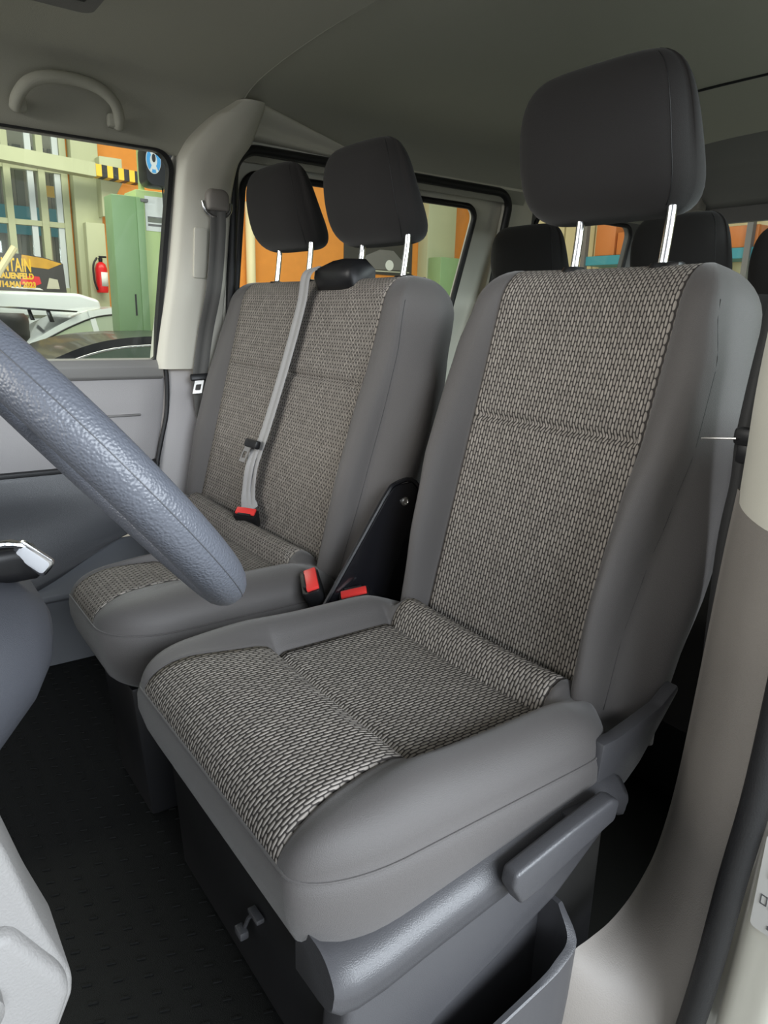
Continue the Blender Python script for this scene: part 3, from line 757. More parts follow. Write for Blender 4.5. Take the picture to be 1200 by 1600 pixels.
# open storage tray beside the base
tr = MB()
out = [(.776, .40), (.812, .40), (.822, .60), (.822, .655), (.812, .690), (.776, .700), (.735, .700), (.735, .40)]
inn = [(.776, .408), (.804, .410), (.813, .60), (.812, .648), (.804, .680), (.776, .690), (.743, .690), (.743, .408)]
zt = (.115, .118, .172, .188, .200, .228, .228, .115)
def tray_ring(pts, zf):
    q = [Vector((a, b, zf(i))) for i, (a, b) in enumerate(pts)]
    return [q[0]] + catmull(q[1:6], 5) + q[6:]
tr.add(g_loft([tray_ring([(a - .008, b) for a, b in out], lambda i: .0), tray_ring(out, lambda i: zt[i] - .002), tray_ring([(a - .002, b - .001) for a, b in out], lambda i: zt[i]), tray_ring(inn, lambda i: zt[i] + .001), tray_ring(inn, lambda i: .03)], True, True))
tr.build('storage_tray', M_['plastic'], ds, sharp=40)
m = MB(); m.add(g_span((.744, .409, .02), (.806, .680, .034))); m.build('tray_floor', M_['black'], ds)
m = MB()   # wire and clip under the front of the cushion
m.add(g_box((.545, .342, .215), (.03, .012, .008), .002)); m.add(g_box((.50, .340, .150), (.022, .014, .014), .003)); m.add(g_tube([(.50, .345, .155), (.515, .345, .185), (.54, .345, .215)], .003, 6))
m.build('slide_latch', M_['plastic'], ds)

# ------------------------------------------------------------------ double passenger bench
pb = empty('passenger_bench', (-.42, .6, 0), 'grey double passenger bench with two headrests beyond the driver seat', 'car seat')
build_cushion(pb, -.418, .318, .345, .462, .303, .84, .520, .455, .42, .30, .33, rc=.13, bol=.026, strip_y=.735, strip_len=.090, cut=(-.235, .66))
po, pu, pn = build_backrest(pb, -.428, .365, [(-.1, .43), (0, .43), (.2, .445), (.4, .455), (.5, .455), (.6, .44), (.7, .43)],
               [(-.1, .485), (.08, .49), (.2, .505), (.35, .515), (.45, .512), (.55, .495), (.7, .475)],
               [(-.1, .02), (.02, .035), (.2, .042), (.35, .036), (.48, .022), (.6, .012), (.7, .008)],
               .812, .45, .26, -.06, .684, .425, fab='fabric')
h1 = build_headrest(pb, -.646, .985, 1.185, .325, .215, .035, .090, post_base(.812, .26, .675, .055), 0, post_off=.040)
h2 = build_headrest(pb, -.214, .985, 1.175, .325, .215, .035, .090, post_base(.812, .26, .675, .055), 0, post_off=.040)
tag(h1, 'black headrest nearest the passenger door'); tag(h2, 'black headrest of the middle seat')
m = MB(); m.add(g_prism([(.345, .30), (.37, 0), (.84, 0), (.84, .30)], 0, -.215, .0, .01)); m.add(g_span((-.80, .66, 0), (-.2, .84, .30), .01)); m.build('seat_box', M_['black'], pb)
# black side bracket between the seats
br = MB()
br.add(g_prism([(.660, .36), (.80, .30), (.905, .36), (.930, .50), (.955, .640), (.925, .672), (.880, .668), (.862, .650), (.80, .56)], 0, .112, .120, .003))
edge = catmull([Vector((.116, a, b)) for a, b in ((.662, .365), (.80, .565), (.860, .652), (.882, .671), (.925, .676), (.957, .645))], 4)
br.add(g_tube(edge, .0055, 8))
bk = br.build('side_bracket', M_['gloss'], pb); tag(bk, 'glossy black metal bracket between the seats')
m = MB(); m.add(g_lathe([(0, .1195), (.0095, .1195), (.0095, .1235), (.006, .1255), (.0045, .1225), (0, .1225)], (0, .905, .632), 0, 18)); m.build('bracket_bolt', M_['steel'], bk)
# belt outlet on the bench shoulder
m = MB(); th = math.atan(.26)
m.add(g_loft([[Vector((-.375 + x, 1.005 + y * .6 + dy, 1.10 + z)) for y, z in ((-.05, .0), (-.045, .02), (-.01, .030 + hh), (.05, .032 + hh), (.07, .02), (.07, -.03), (-.03, -.03))] for x, dy, hh in ((-.02, .01, -.022), (.0, 0, -.006), (.05, 0, .010), (.10, .002, .014), (.135, .005, .012), (.15, .012, -.004))]))
m.build('belt_outlet', M_['black'], pb, sharp=70)

# ------------------------------------------------------------------ rear bench behind
rb = empty('rear_bench', (-.1, 2.1, 0), 'dark rear bench with three headrests seen behind the front seats', 'car seat')
m = MB()
for x0, x1 in ((-.765, -.33), (-.30, .20), (.22, .74)):
    ringl = []
    for z, y, d, sh in ((.40, 1.66, .20, .0), (.60, 1.71, .19, -.004), (.85, 1.79, .16, 0), (1.0, 1.84, .13, .006), (1.06, 1.865, .11, .022), (1.085, 1.88, .08, .045), (1.10, 1.90, .04, .085)):
        ringl.append([Vector((a, b + y, z)) for a, b in rrect(x0 + sh, 0, x1 - sh, d, min(.045, d / 2.2), 5)])
    m.add(g_loft(ringl))
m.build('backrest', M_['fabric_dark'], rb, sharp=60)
m = MB()
ringl = []
for z, o in ((.22, .0), (.40, -.01), (.44, .0), (.465, .03)):
    ringl.append([Vector((a, b, z)) for a, b in rrect(-.77 + o, 1.25 + o, .74 - o, 1.80, .07, 5)])
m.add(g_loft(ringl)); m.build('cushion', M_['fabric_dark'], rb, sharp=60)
m = MB(); m.add(g_span((-.72, 1.33, 0), (.68, 1.9, .225), .01)); m.build('seat_frame', M_['black'], rb)
for x, zb, w in ((-.548, 1.122, .325), (.030, 1.108, .30), (.395, 1.060, .30)):
    build_headrest(rb, x, 1.87, zb, w, .200, .01, .08, (1.93, 1.085), 0)

# ------------------------------------------------------------------ seat belts and buckles
def tongue(parent, p, xd, yd, s=1.0, pdx=0.0):
    """steel latch plate with a slot and its black sleeve; yd points to the plate's free end"""
    p = Vector(p); xd = Vector(xd).normalized(); yd = Vector(yd).normalized(); nd = xd.cross(yd)
    P = lambda a, b, o: p + xd * (a + pdx) * s + yd * b * s + nd * o * s
    hole = rrect(-.008, .022, .008, .040, .003, 4); outer = [(-.0135 if a < 0 else .0135, b + (.010 if b > .031 else -.012)) for a, b in hole]
    outer = outer_of(hole, -.0135, .0135, .008, .050)
    m = MB(); m.add(g_frame(hole, outer, P, .0022)); m.build('latch_plate', M_['steel'], parent)
    m = MB(); b = g_box((0, 0, 0), (.058 * s, .020 * s, .014 * s), .004 * s)
    nd = nd.normalized(); R_ = Matrix((xd, nd.cross(xd), nd)).transposed()
    m.add(([p + R_ @ q for q in b[0]], b[1])); m.build('latch_sleeve', M_['black'], parent)

def buckle(name, p, up, front, label, slot_side=1, k=1.0):
    p = Vector(p); z = Vector(up).normalized(); y = Vector(front); y = (y - z * y.dot(z)).normalized(); x = y.cross(z)
    R_ = Matrix((x, y, z)).transposed(); T = lambda vf: ([p + R_ @ (Vector(q) * k) for q in vf[0]], vf[1])
    r = empty(name, tuple(p - z * .10), label, 'seat belt buckle')
    m = MB(); rg = []
    for zz, w, d in ((-.12, .016, .010), (-.06, .018, .012), (-.05, .046, .022), (-.004, .052, .026), (.0, .050, .024)):
        rg.append([p + R_ @ Vector((a * 1.25 * k, b * 1.25 * k, zz)) for a, b in rrect(-w / 2, -d / 2, w / 2, d / 2, min(d, w) * .25, 4)])
    m.add(g_loft(rg)); m.build('buckle_body', M_['black'], r, sharp=40)
    m = MB(); m.add(T(g_box((0, -.003 * slot_side, .001), (.054, .021, .008), .002))); b = m.build('release_button', M_['red'], r)
    m = MB(); m.add(T(g_box((0, .0095 * slot_side, .0022), (.036, .006, .007), .001))); m.build('latch_slot', M_['rubber'], r)
    return r

# passenger outer belt on the pillar
sb = empty('seat_belt', (-.90, .93, .45), 'dark seat belt hanging on the passenger door pillar', 'seat belt', 'front seat belts')
gx = xw(1.30) + .062
m = MB()
ring = [Vector((gx, .912 + .040 * math.cos(a) , 1.300 + .024 * math.sin(a))) for a in [PI * 1.0 + PI * i / 14 for i in range(15)]]
m.add(g_tube([Vector((gx - .004, .870, 1.316))] + ring + [Vector((gx - .004, .954, 1.316))], .006, 8)); m.build('guide_ring', M_['chrome'], sb, sharp=60)
m = MB(); rg = []
for o, sc in ((0, 1.0), (.018, 1.0), (.028, .9), (.032, .7)):
    rg.append([Vector((gx - .016 + o, .912 + a * sc, 1.318 + b * sc)) for a, b in [(p[0], p[1]) for p in rrect(-.036, -.026, .036, .034, [.022, .022, .008, .008], 5)]])
m.add(g_loft(rg)); m.build('guide_cover', M_['trim'], sb, sharp=50)
pts = catmull([(gx + .004, .912, 1.30), (gx + .008, .907, 1.22), (gx - .006, .896, 1.08), (-.872, .882, .95), (-.882, .868, .85), (-.886, .862, .80), (-.895, .872, .70), (-.905, .895, .60), (-.91, .915, .50)], 6)
mesh_obj('webbing', *g_strap(pts, .046, .0016, (.18, 1, 0)), M_['webbing_dark'], sb)
tongue(sb, (-.876, .860, .812), (.15, 1, .05), (.25, -.35, -1), 1.05)

# centre belt lying down the bench backrest
cb = empty('seat_belt', (-.47, .80, .46), 'pale grey seat belt running down the middle of the bench backrest', 'seat belt', 'front seat belts')
def on_back(x, s, off): q = Vector((x, .812, .45)) + pu * s + pn * off; return q
pts = catmull([on_back(-.385, .705, .015), on_back(-.392, .675, -.020), on_back(-.402, .60, -.012), on_back(-.420, .45, -.010), on_back(-.440, .28, -.014), on_back(-.455, .20, -.016), on_back(-.458, .15, -.018),
               on_back(-.452, .09, -.014), on_back(-.435, .06, -.018), Vector((-.408, .800, .500))], 6)
mesh_obj('webbing', *g_strap(pts, .047, .002, (1, 0, -.05)), M_['webbing'], cb)
pts2 = catmull([on_back(-.470, .205, -.020), on_back(-.466, .15, -.026), on_back(-.468, .09, -.020), on_back(-.445, .06, -.024), Vector((-.416, .795, .500))], 6)
mesh_obj('lap_webbing', *g_strap(pts2, .032, .002, (1, .3, -.05)), M_['webbing'], cb)
tongue(cb, on_back(-.462, .218, -.034), (1, .02, .02), (-.30, -.34, -1), 1.15, -.016)
buckle('seat_belt_buckle', (-.400, .780, .500), (.40, -.40, .82), (.62, -.70, .2), 'red buckle lying on the bench seat under the pale centre belt', 1)
buckle('seat_belt_buckle', (.066, .705, .474), (.10, -.42, .88), (.45, .88, .2), 'upright red buckle standing beside the bench cushion edge', -1, 1.25)
buckle('seat_belt_buckle', (.142, .765, .462), (.10, -.34, .9), (-.85, .50, .2), 'red buckle in front of the black bracket, half hidden by the driver cushion', 1, 1.0)

# driver belt at the right edge
db = empty('seat_belt', (.82, 1.06, .3), 'dark seat belt with latch plate hanging behind the driver seat', 'seat belt', 'front seat belts')
pts = catmull([(.815, 1.02, 1.30), (.797, .985, 1.05), (.792, .965, .88), (.795, .962, .80), (.790, .962, .70), (.795, .965, .50), (.80, .97, .30)], 6)
mesh_obj('webbing', *g_strap(pts, .046, .002, (.9, -.5, 0)), M_['webbing_black'], db)
m = MB(); m.add(g_box((.813, .946, .869), (.052, .020, .024), .006)); m.add(g_box((.806, .950, .846), (.030, .016, .028), .005)); m.build('latch_sleeve', M_['black'], db)
m = MB(); m.add(g_box((.771, .940, .863), (.050, .018, .003), .001, rot=Matrix.Rotation(math.radians(-8), 3, 'Y'))); m.build('latch_plate', M_['steel'], db)

# ------------------------------------------------------------------ steering wheel
wc = Vector((.52, .18, .86)); wt = math.radians(51); wr = .185
sw = empty('steering_wheel', tuple(wc), 'blue grey leather steering wheel reaching in from the edge', 'steering wheel')
ud = Vector((0, math.cos(wt), -math.sin(wt))); xd = Vector((1, 0, 0)); nd = xd.cross(ud) * -1
if nd.y < 0: nd = -nd
pts = [wc + xd * wr * math.cos(a) + ud * wr * math.sin(a) for a in [2 * PI * i / 72 for i in range(72)]]
rim = mesh_obj('rim', *g_tube(pts, .0262, 20, closed=True, flat=.92, up=tuple(nd)), M_['leather'], sw)
pts = [wc + xd * (wr + .0258) * math.cos(a) + ud * (wr + .0258) * math.sin(a) + nd * .003 for a in [2 * PI * i / 72 for i in range(72)]]
mesh_obj('rim_seam', *g_tube(pts, .0005, 5, closed=True), M_['dash_dark'], rim)
m = MB()
m.add(g_lathe([(0, -.012), (.05, -.012), (.064, -.008), (.066, .0), (.05, .008), (0, .010)], (0, 0, 0), 2, 28))
for vv in m.v: vv.xyz = wc + xd * vv.x + ud * vv.y + nd * (vv.z + .004)
m.build('hub', M_['dash'], sw, sharp=50)
for a in (-.15, PI + .15, PI / 2 + .45, PI / 2 - .45):
    d = xd * math.cos(a) + ud * math.sin(a)
    m = MB(); m.add(g_tube([wc + d * .05 + nd * .003, wc + d * .12 + nd * .003, wc + d * .178], [.016, .014, .013], 10, flat=.5)); m.build('spoke', M_['dash'], sw)

# ------------------------------------------------------------------ dashboard with centre console and gear lever
da = empty('dashboard', (0, -.3, .3), 'blue grey dashboard console reaching in at the edge', 'dashboard')
m = MB(); m.add(g_prism([(-.7, .45), (-.16, .30), (-.07, .45), (-.06, .66), (-.12, .80), (-.30, .86), (-.7, .88)], 0, -.93, .90, .03, 3)); m.build('dash_body', M_['dash'], da)
cons = []
for y, x0, x1, z0, z1, r in ((-.10, -.14, .34, .30, .66, .06), (.04, -.12, .32, .345, .650, .09), (.10, -.09, .29, .385, .635, .11), (.15, -.05, .25, .43, .612, .085), (.18, .0, .20, .47, .585, .05), (.192, .04, .16, .51, .555, .02)):
    cons.append([Vector((a, y, b)) for a, b in rrect(x0, z0, x1, z1, min(r, (z1 - z0) / 2.05), 6)])
mesh_obj('console', *g_loft(cons), M_['dash'], da, sharp=70)
m = MB(); m.add(g_prism([(-.20, .85), (.020, .735), (.033, .701), (.047, .640), (.061, .592), (.060, .578), (.044, .542), (.02, .48), (-.2, .40)], 0, .80, .872, .006, 3))
m.add(g_prism([(-.2, .70), (.030, .652), (.055, .606), (.058, .590), (.040, .545), (.0, .46), (-.2, .40)], 0, .86, .882, .008, 3))
fp = m.build('side_panel', M_['panel_grey'], da, sharp=50); tag(fp, 'pale grey plastic panel at the end of the dash')
m = MB(); m.add(g_lathe([(0, 0), (.014, 0), (.014, .012), (.010, .016), (0, .016)], (.882, .006, .615), 0, 20)); m.build('trim_knob', M_['trim_mid'], fp)
gl = empty('gear_lever', (.15, .13, .60), 'black gear lever knob with chrome frame and silver pad', 'gear lever')
m = MB(); rg = []
for t, (y, z, w, h) in enumerate(((.075, .635, .05, .050), (.11, .645, .056, .058), (.15, .645, .058, .060), (.178, .640, .050, .050), (.186, .637, .030, .034))):
    rg.append([Vector((.15 + a, y + .004 * b * 10, z + b)) for a, b in rrect(-w / 2, -h / 2, w / 2, h / 2, min(w, h) * .36, 5)])
m.add(g_loft(rg)); m.add(g_tube([(.15, .10, .60), (.15, .11, .64)], [.03, .022], 12)); kb = m.build('knob', M_['black'], gl, sharp=60)
bx = Matrix.Rotation(math.radians(-32), 3, 'X')
def padpt(a, b, o):   # pad lies on the side of the knob that faces the door
    e = Vector((.12, .62, -.60)).normalized(); g = Vector((.35, .55, .75)).normalized(); n = e.cross(g).normalized()
    if n.x < 0: n = -n
    return Vector((.176, .172, .652)) + e * a + g * b + n * o
pr = rrect(-.024, -.011, .024, .011, .006, 5)
m = MB(); m.add(g_loft([[padpt(a * 1.22, b * 1.42, -.004) for a, b in pr], [padpt(a * 1.22, b * 1.42, .002) for a, b in pr], [padpt(a * 1.1, b * 1.2, .004) for a, b in pr]])); m.build('chrome_frame', M_['chrome'], gl, sharp=40)
m = MB(); m.add(g_loft([[padpt(a, b, .0) for a, b in pr], [padpt(a, b, .0050) for a, b in pr], [padpt(a * .9, b * .85, .0062) for a, b in pr]])); m.build('silver_pad', M_['silver'], gl, sharp=40)
m = MB(); m.add(g_tube(catmull([(.172, .10, .675), (.178, .135, .680), (.176, .165, .672)], 5), .005, 8)); m.build('chrome_strip', M_['chrome'], gl)

# ------------------------------------------------------------------ roof fittings
gh = empty('grab_handle', (xw(1.5), .52, 1.48), 'grey ceiling grab handle above the passenger window', 'handle')
hp_ = [(.398, 1.478, .012), (.402, 1.500, .030), (.425, 1.530, .048), (.470, 1.548, .054), (.53, 1.553, .054), (.585, 1.545, .054), (.625, 1.522, .048), (.643, 1.495, .030), (.645, 1.475, .012)]
pts = catmull([Vector((xw(z) + .006 + o, y, z)) for y, z, o in hp_], 5)
rad = [.014] * len(pts)
mesh_obj('grip', *g_tube(pts, rad, 12, flat=1.25), M_['liner'], gh)
for y in (.408, .635):
    m = MB(); m.add(g_box((xw(1.49) + .016, y, 1.487), (.03, .034, .034), .008)); m.build('end_cap', M_['liner'], gh)
oc = empty('overhead_console', (-.30, .44, 1.60), 'dark roof lamp console at the top edge of the cabin', 'lamp')
m = MB(); rg = []
for z, s in ((1.645, 1.0), (1.61, .98), (1.592, .88)):
    rg.append([Vector((-.33 + a * s, .40 + b * s, z)) for a, b in rrect(-.14, -.12, .14, .10, .03, 5)])
m.add(g_loft(rg)); m.build('console_body', M_['trim_mid'], oc, sharp=40)
m = MB(); m.add(g_box((-.33, .44, 1.590), (.10, .035, .008), .003)); m.build('lamp_lens', M_['black'], oc)
m = MB(); m.add(g_box((-.25, .485, 1.592), (.03, .01, .006), .002)); m.build('switch', M_['chrome'], oc)
sv = tag(mesh_obj('sun_visor', *g_loft([[Vector((-.61 + a, b * .95 - .06, 1.596 + .010 * k)) for a, b in rrect(-.13, .05, .13, .36, .03, 5)] for k in (-1, 1)]), M_['liner'], sharp=40), 'grey sun visor folded up at the roof corner', 'sun visor')
dl = tag(mesh_obj('roof_lamp', *g_loft([[Vector((-.60 + a * s, 2.955 + b, z)) for a, b in rrect(-.05, -.03, .05, .03, .012, 4)] for z, s in ((1.53, 1.0), (1.482, 1.0), (1.474, .9))]), M_['trim'], sharp=40), 'small pale lamp housing on the rear roof header', 'lamp')
# ------------------------------------------------------------------ the workshop outside
HX = -12.0; FZ = -.45
struct(mesh_obj('floor', *g_span((-14, -6, FZ - .1), (12, 14, FZ)), M_['hallfloor'], smooth=False), 'concrete workshop floor outside the van')
hw_ = MB()
for (y0, y1, z0, z1) in ((-6, 3.16, FZ, 1.24), (-6, 3.16, 4.6, 6.0), (3.16, 14, FZ, 6.0)): hw_.add(g_span((HX - .3, y0, z0), (HX, y1, z1)))
struct(hw_.build('wall_left', M_['orange'], sharp=30), 'orange workshop wall')
struct(mesh_obj('wall_rear', *g_span((-12, 12.6, FZ), (12, 12.9, 6.0)), M_['hallyellow'], smooth=False), 'pale yellow rear wall of the workshop')
# window of the hall, frame with mullions
wf = empty('window_6', (HX, 1.0, 1.24)); struct(wf, 'tall workshop window with pale green frame')
m = MB()
for y in (-2.3, -1.0, .3, 1.55, 2.28, 2.78, 3.12): m.add(g_span((HX - .12, y - .05, 1.24), (HX + .06, y + .05, 4.6)))
for z in (1.28, 2.30, 3.12, 3.30, 4.55): m.add(g_span((HX - .10, -6, z - .04), (HX + .04, 3.16, z + .04)))
m.build('window_frame', M_['hallgreen'], wf)
m = MB()
for y in (1.72, 2.62, 3.02): m.add(g_span((HX - .06, y - .045, 1.30), (HX + .02, y + .045, 4.5)))
m.build('sash', M_['white'], wf)
mesh_obj('pane', *g_span((HX - .02, -6, 1.24), (HX - .012, 3.14, 4.6)), M_['glass'], wf, smooth=False)
# building across the yard
fb = tag(empty('yard_building', (-24, 3, FZ), 'pale building with teal band across the yard behind the workshop window', 'building'))
mesh_obj('facade', *g_span((-24.4, -14, FZ), (-24, 12, 7.5)), M_['facade'], fb, smooth=False)
m = MB()
for i in range(60): m.add(g_span((-23.98, -6 + i * .32, 2.3), (-23.9, -5.78 + i * .32, 5.6)))
m.build('grey_cladding', M_['dkwin'], fb)
mesh_obj('teal_band', *g_span((-23.9, -8, 3.1), (-23.8, 12, 3.9)), M_['teal'], fb, smooth=False)
mesh_obj('yellow_pipe', *g_tube([(-20, 4.55, FZ), (-20, 4.45, 7.0)], .07, 10), M_['beige'], fb)
mesh_obj('yellow_beam', *g_span((-20.1, 4.5, 3.75), (-19.9, 8, 4.0)), M_['yellow'], fb, smooth=False)
# columns
def column(name, y0, y1, label, depth=.35):
    m = MB(); m.add(g_span((HX, y0, FZ), (HX + depth, y1, 6.0), .02)); o = m.build(name, M_['hallgreen']); return struct(o, label)
c1 = MB(); c1.add(g_span((HX, 3.2, FZ), (HX + .25, 3.62, 6.0), .015)); c1.add(g_prism([(3.56, 3.35), (3.92, 3.35), (3.92, 3.0), (3.6, 2.45), (3.56, 2.45)], 0, HX, HX + .5, .015)); c1.add(g_span((HX, 3.3, FZ), (HX + .42, 3.60, 2.35), .015))
struct(c1.build('pillar', M_['hallgreen']), 'pale green pillar with a corbel beside the workshop window')
column('pillar', 10.48, 11.28, 'pale green pillar near the far end of the orange wall')
struct(mesh_obj('trim_12', *g_span((HX, 3.6, FZ), (HX + .6, 14, .55)), M_['hallgreen'], smooth=False), 'pale green base along the orange wall')
# crane beam with hazard stripes
cbm = tag(empty('crane_beam', (-11.3, 2, 3.0), 'pale green beam with yellow and black striped end', 'beam'))
BZ = lambda y: 3.16 - .050 * (y - 2)
def beam_piece(y0, y1, x0, x1, d=.10): return g_loft([[Vector((x, y, BZ(y) + dz)) for x, dz in ((x0, -d), (x1, -d), (x1, d), (x0, d))] for y in (y0, y1)])
m = MB(); m.add(beam_piece(-4, 3.42, -11.45, -11.2)); m.build('beam', M_['hallgreen'], cbm)
for i in range(9):
    y = 3.42 + i * .085
    mesh_obj('stripe', *beam_piece(y, y + .085, -11.46, -11.19, .085), M_['yellow'] if i % 2 == 0 else M_['rubber'], cbm, smooth=False)
# lift column with cover, hose reel, sheet
lc = tag(empty('lift_column', (-6.1, 2.45, FZ), 'green vehicle lift column outside the passenger window', 'vehicle lift'))
m = MB(); m.add(g_span((-6.35, 2.34, FZ), (-6.0, 2.80, 2.10), .01)); m.add(g_span((-6.12, 2.405, 2.1), (-6.04, 2.445, 3.4), .01)); m.build('column', M_['liftlight'], lc)
m = MB(); m.add(g_span((-6.2, 2.10, .735), (-5.96, 2.37, 2.03), .012)); cv_ = m.build('carriage_cover', M_['liftgreen'], lc)
m = MB(); m.add(g_span((-5.962, 2.325, .74), (-5.945, 2.395, 2.02), .004)); m.build('cover_flange', M_['liftgreen'], lc)
m = MB(); m.add(g_span((-5.958, 2.262, .95), (-5.955, 2.278, 1.15))); m.build('slot', M_['rubber'], cv_)
for z in (.74, 2.0):
    m = MB(); m.add(g_box((-5.95, 2.40, z), (.04, .07, .03), .006)); m.build('bracket', M_['trim_mid'], lc)
m = MB(); m.add(g_span((-6.3, 2.06, FZ), (-6.05, 2.32, .60), .02)); m.build('lift_foot', M_['black'], lc)
pp = tag(mesh_obj('notice_sheet', *g_span((-5.996, 2.42, 1.74), (-5.990, 2.66, 2.05)), M_['paper'], smooth=False), 'white printed sheet on the green lift column', 'notice')
for k, (z, h, w) in enumerate(((1.865, .010, .20), (1.84, .045, .20), (1.80, .008, .16), (1.79, .014, .20))):
    mesh_obj('print', *g_span((-5.990, 2.44, z - h / 2), (-5.9885, 2.44 + w, z + h / 2)), M_['trim_mid'] if k != 1 else M_['dkwin'], pp, smooth=False)
hr_ = tag(empty('hose_reel', (-5.86, 2.54, 2.10), 'black hose reel with a blue and white round emblem', 'hose reel'))
m = MB(); rg = []
for x, s_ in ((-6.0, .92), (-5.95, 1.0), (-5.80, 1.0), (-5.765, .94)): rg.append([Vector((x, 2.505 + a * s_, 2.295 + b * s_)) for a, b in rrect(-.135, -.185, .135, .185, .07, 6)])
m.add(g_loft(rg)); m.build('housing', M_['black'], hr_, sharp=40)
def disc(ry, rz, x0, x1, a0=0, a1=360, inner=0, n=36, c=(2.445, 2.325)):
    A = [math.radians(a0 + (a1 - a0) * i / n) for i in range(n + 1)]
    o = [(c[0] + ry * math.cos(t), c[1] + rz * math.sin(t)) for t in A]
    if inner: i_ = [(c[0] + ry * inner * math.cos(t), c[1] + rz * inner * math.sin(t)) for t in A][::-1]; o = o + i_
    return g_prism(o[:-1] if not inner and a1 - a0 == 360 else o, 0, x0, x1)
mesh_obj('emblem_disc', *disc(.068, .112, -5.765, -5.758), M_['paper'], hr_, smooth=False)
for a0 in (-52, 128): mesh_obj('emblem_arc', *disc(.064, .106, -5.758, -5.755, a0, a0 + 104, .52, 20), M_['blue'], hr_, smooth=False)
for a0 in (72, 252): mesh_obj('emblem_tip', *disc(.064, .106, -5.758, -5.755, a0, a0 + 36, .72, 8), M_['blue'], hr_, smooth=False)
mesh_obj('emblem_drop', *disc(.017, .036, -5.757, -5.753, 0, 360, 0, 18, (2.447, 2.345)), M_['rubber'], hr_, smooth=False)
mesh_obj('hose', *g_tube(catmull([(-5.88, 2.56, 2.12), (-5.87, 2.565, 1.8), (-5.88, 2.60, 1.3), (-5.9, 2.60, .3)], 6), .008, 8), M_['rubber'], hr_)
# fire extinguisher
fe = tag(empty('fire_extinguisher', (-11.5, 3.45, 1.26), 'red fire extinguisher on the pale green pillar', 'fire extinguisher'))
mesh_obj('cylinder', *g_lathe([(0, 0), (.085, 0), (.095, .03), (.095, .38), (.07, .45), (.03, .48), (0, .48)], (-11.47, 3.46, 1.26), 2, 20), M_['firered'], fe, sharp=40)
m = MB(); m.add(g_lathe([(.03, .48), (.035, .54), (0, .55)], (-11.47, 3.46, 1.26))); m.add(g_box((-11.45, 3.49, 1.82), (.04, .12, .03), .008)); m.build('valve', M_['black'], fe)
mesh_obj('label_band', *g_lathe([(.0955, .10), (.0965, .10), (.0965, .32), (.0955, .32)], (-11.47, 3.465, 1.26), 2, 20), M_['paper'], fe)
mesh_obj('hose', *g_tube(catmull([(-11.45, 3.40, 1.80), (-11.42, 3.33, 1.68), (-11.42, 3.33, 1.45), (-11.42, 3.37, 1.30)], 5), .016, 8), M_['rubber'], fe)
# banner
bn_ = tag(empty('banner', (-11.2, 1.9, 1.22), 'dark printed event banner with gold lettering below the window', 'banner'))
mesh_obj('sheet', *g_prism([(.2, 1.23), (2.84, 1.23), (2.82, 1.66), (2.55, 1.74), (2.2, 1.77), (.2, 1.79)], 0, -11.22, -11.21), M_['banner'], bn_, smooth=False)
mesh_obj('gold_glow', *g_prism([(2.22, 1.60), (2.60, 1.57), (2.80, 1.66), (2.55, 1.725), (2.24, 1.76)], 0, -11.21, -11.205), M_['gold'], bn_, smooth=False)
mesh_obj('road_print', *g_prism([(2.05, 1.27), (2.50, 1.255), (2.45, 1.285), (2.06, 1.295)], 0, -11.21, -11.205), M_['paper'], bn_, smooth=False)
mesh_obj('red_print', *g_prism([(2.18, 1.33), (2.36, 1.30), (2.48, 1.35), (2.46, 1.45), (2.33, 1.46), (2.20, 1.41)], 0, -11.21, -11.205), M_['firered'], bn_, smooth=False)
mesh_obj('grey_print', *g_prism([(2.55, 1.28), (2.74, 1.28), (2.72, 1.42), (2.60, 1.44)], 0, -11.21, -11.205), M_['facade'], bn_, smooth=False)
for txt, sz, z, y in (('D-MOUNTAIN', .27, 1.515, 2.36), ('RAUENFELD', .115, 1.41, 2.38), ('13./14.MAI 2023', .115, 1.285, 2.40)):
    g = text_geo(txt, sz, (-11.204, y, z), (0, 1, 0), (0, 0, 1), 'RIGHT', xs=.5 if sz > .15 else .8, bold=.006)
    sc_y = 1.0
    mesh_obj('lettering', g[0], g[1], M_['yellow'], bn_, smooth=False)
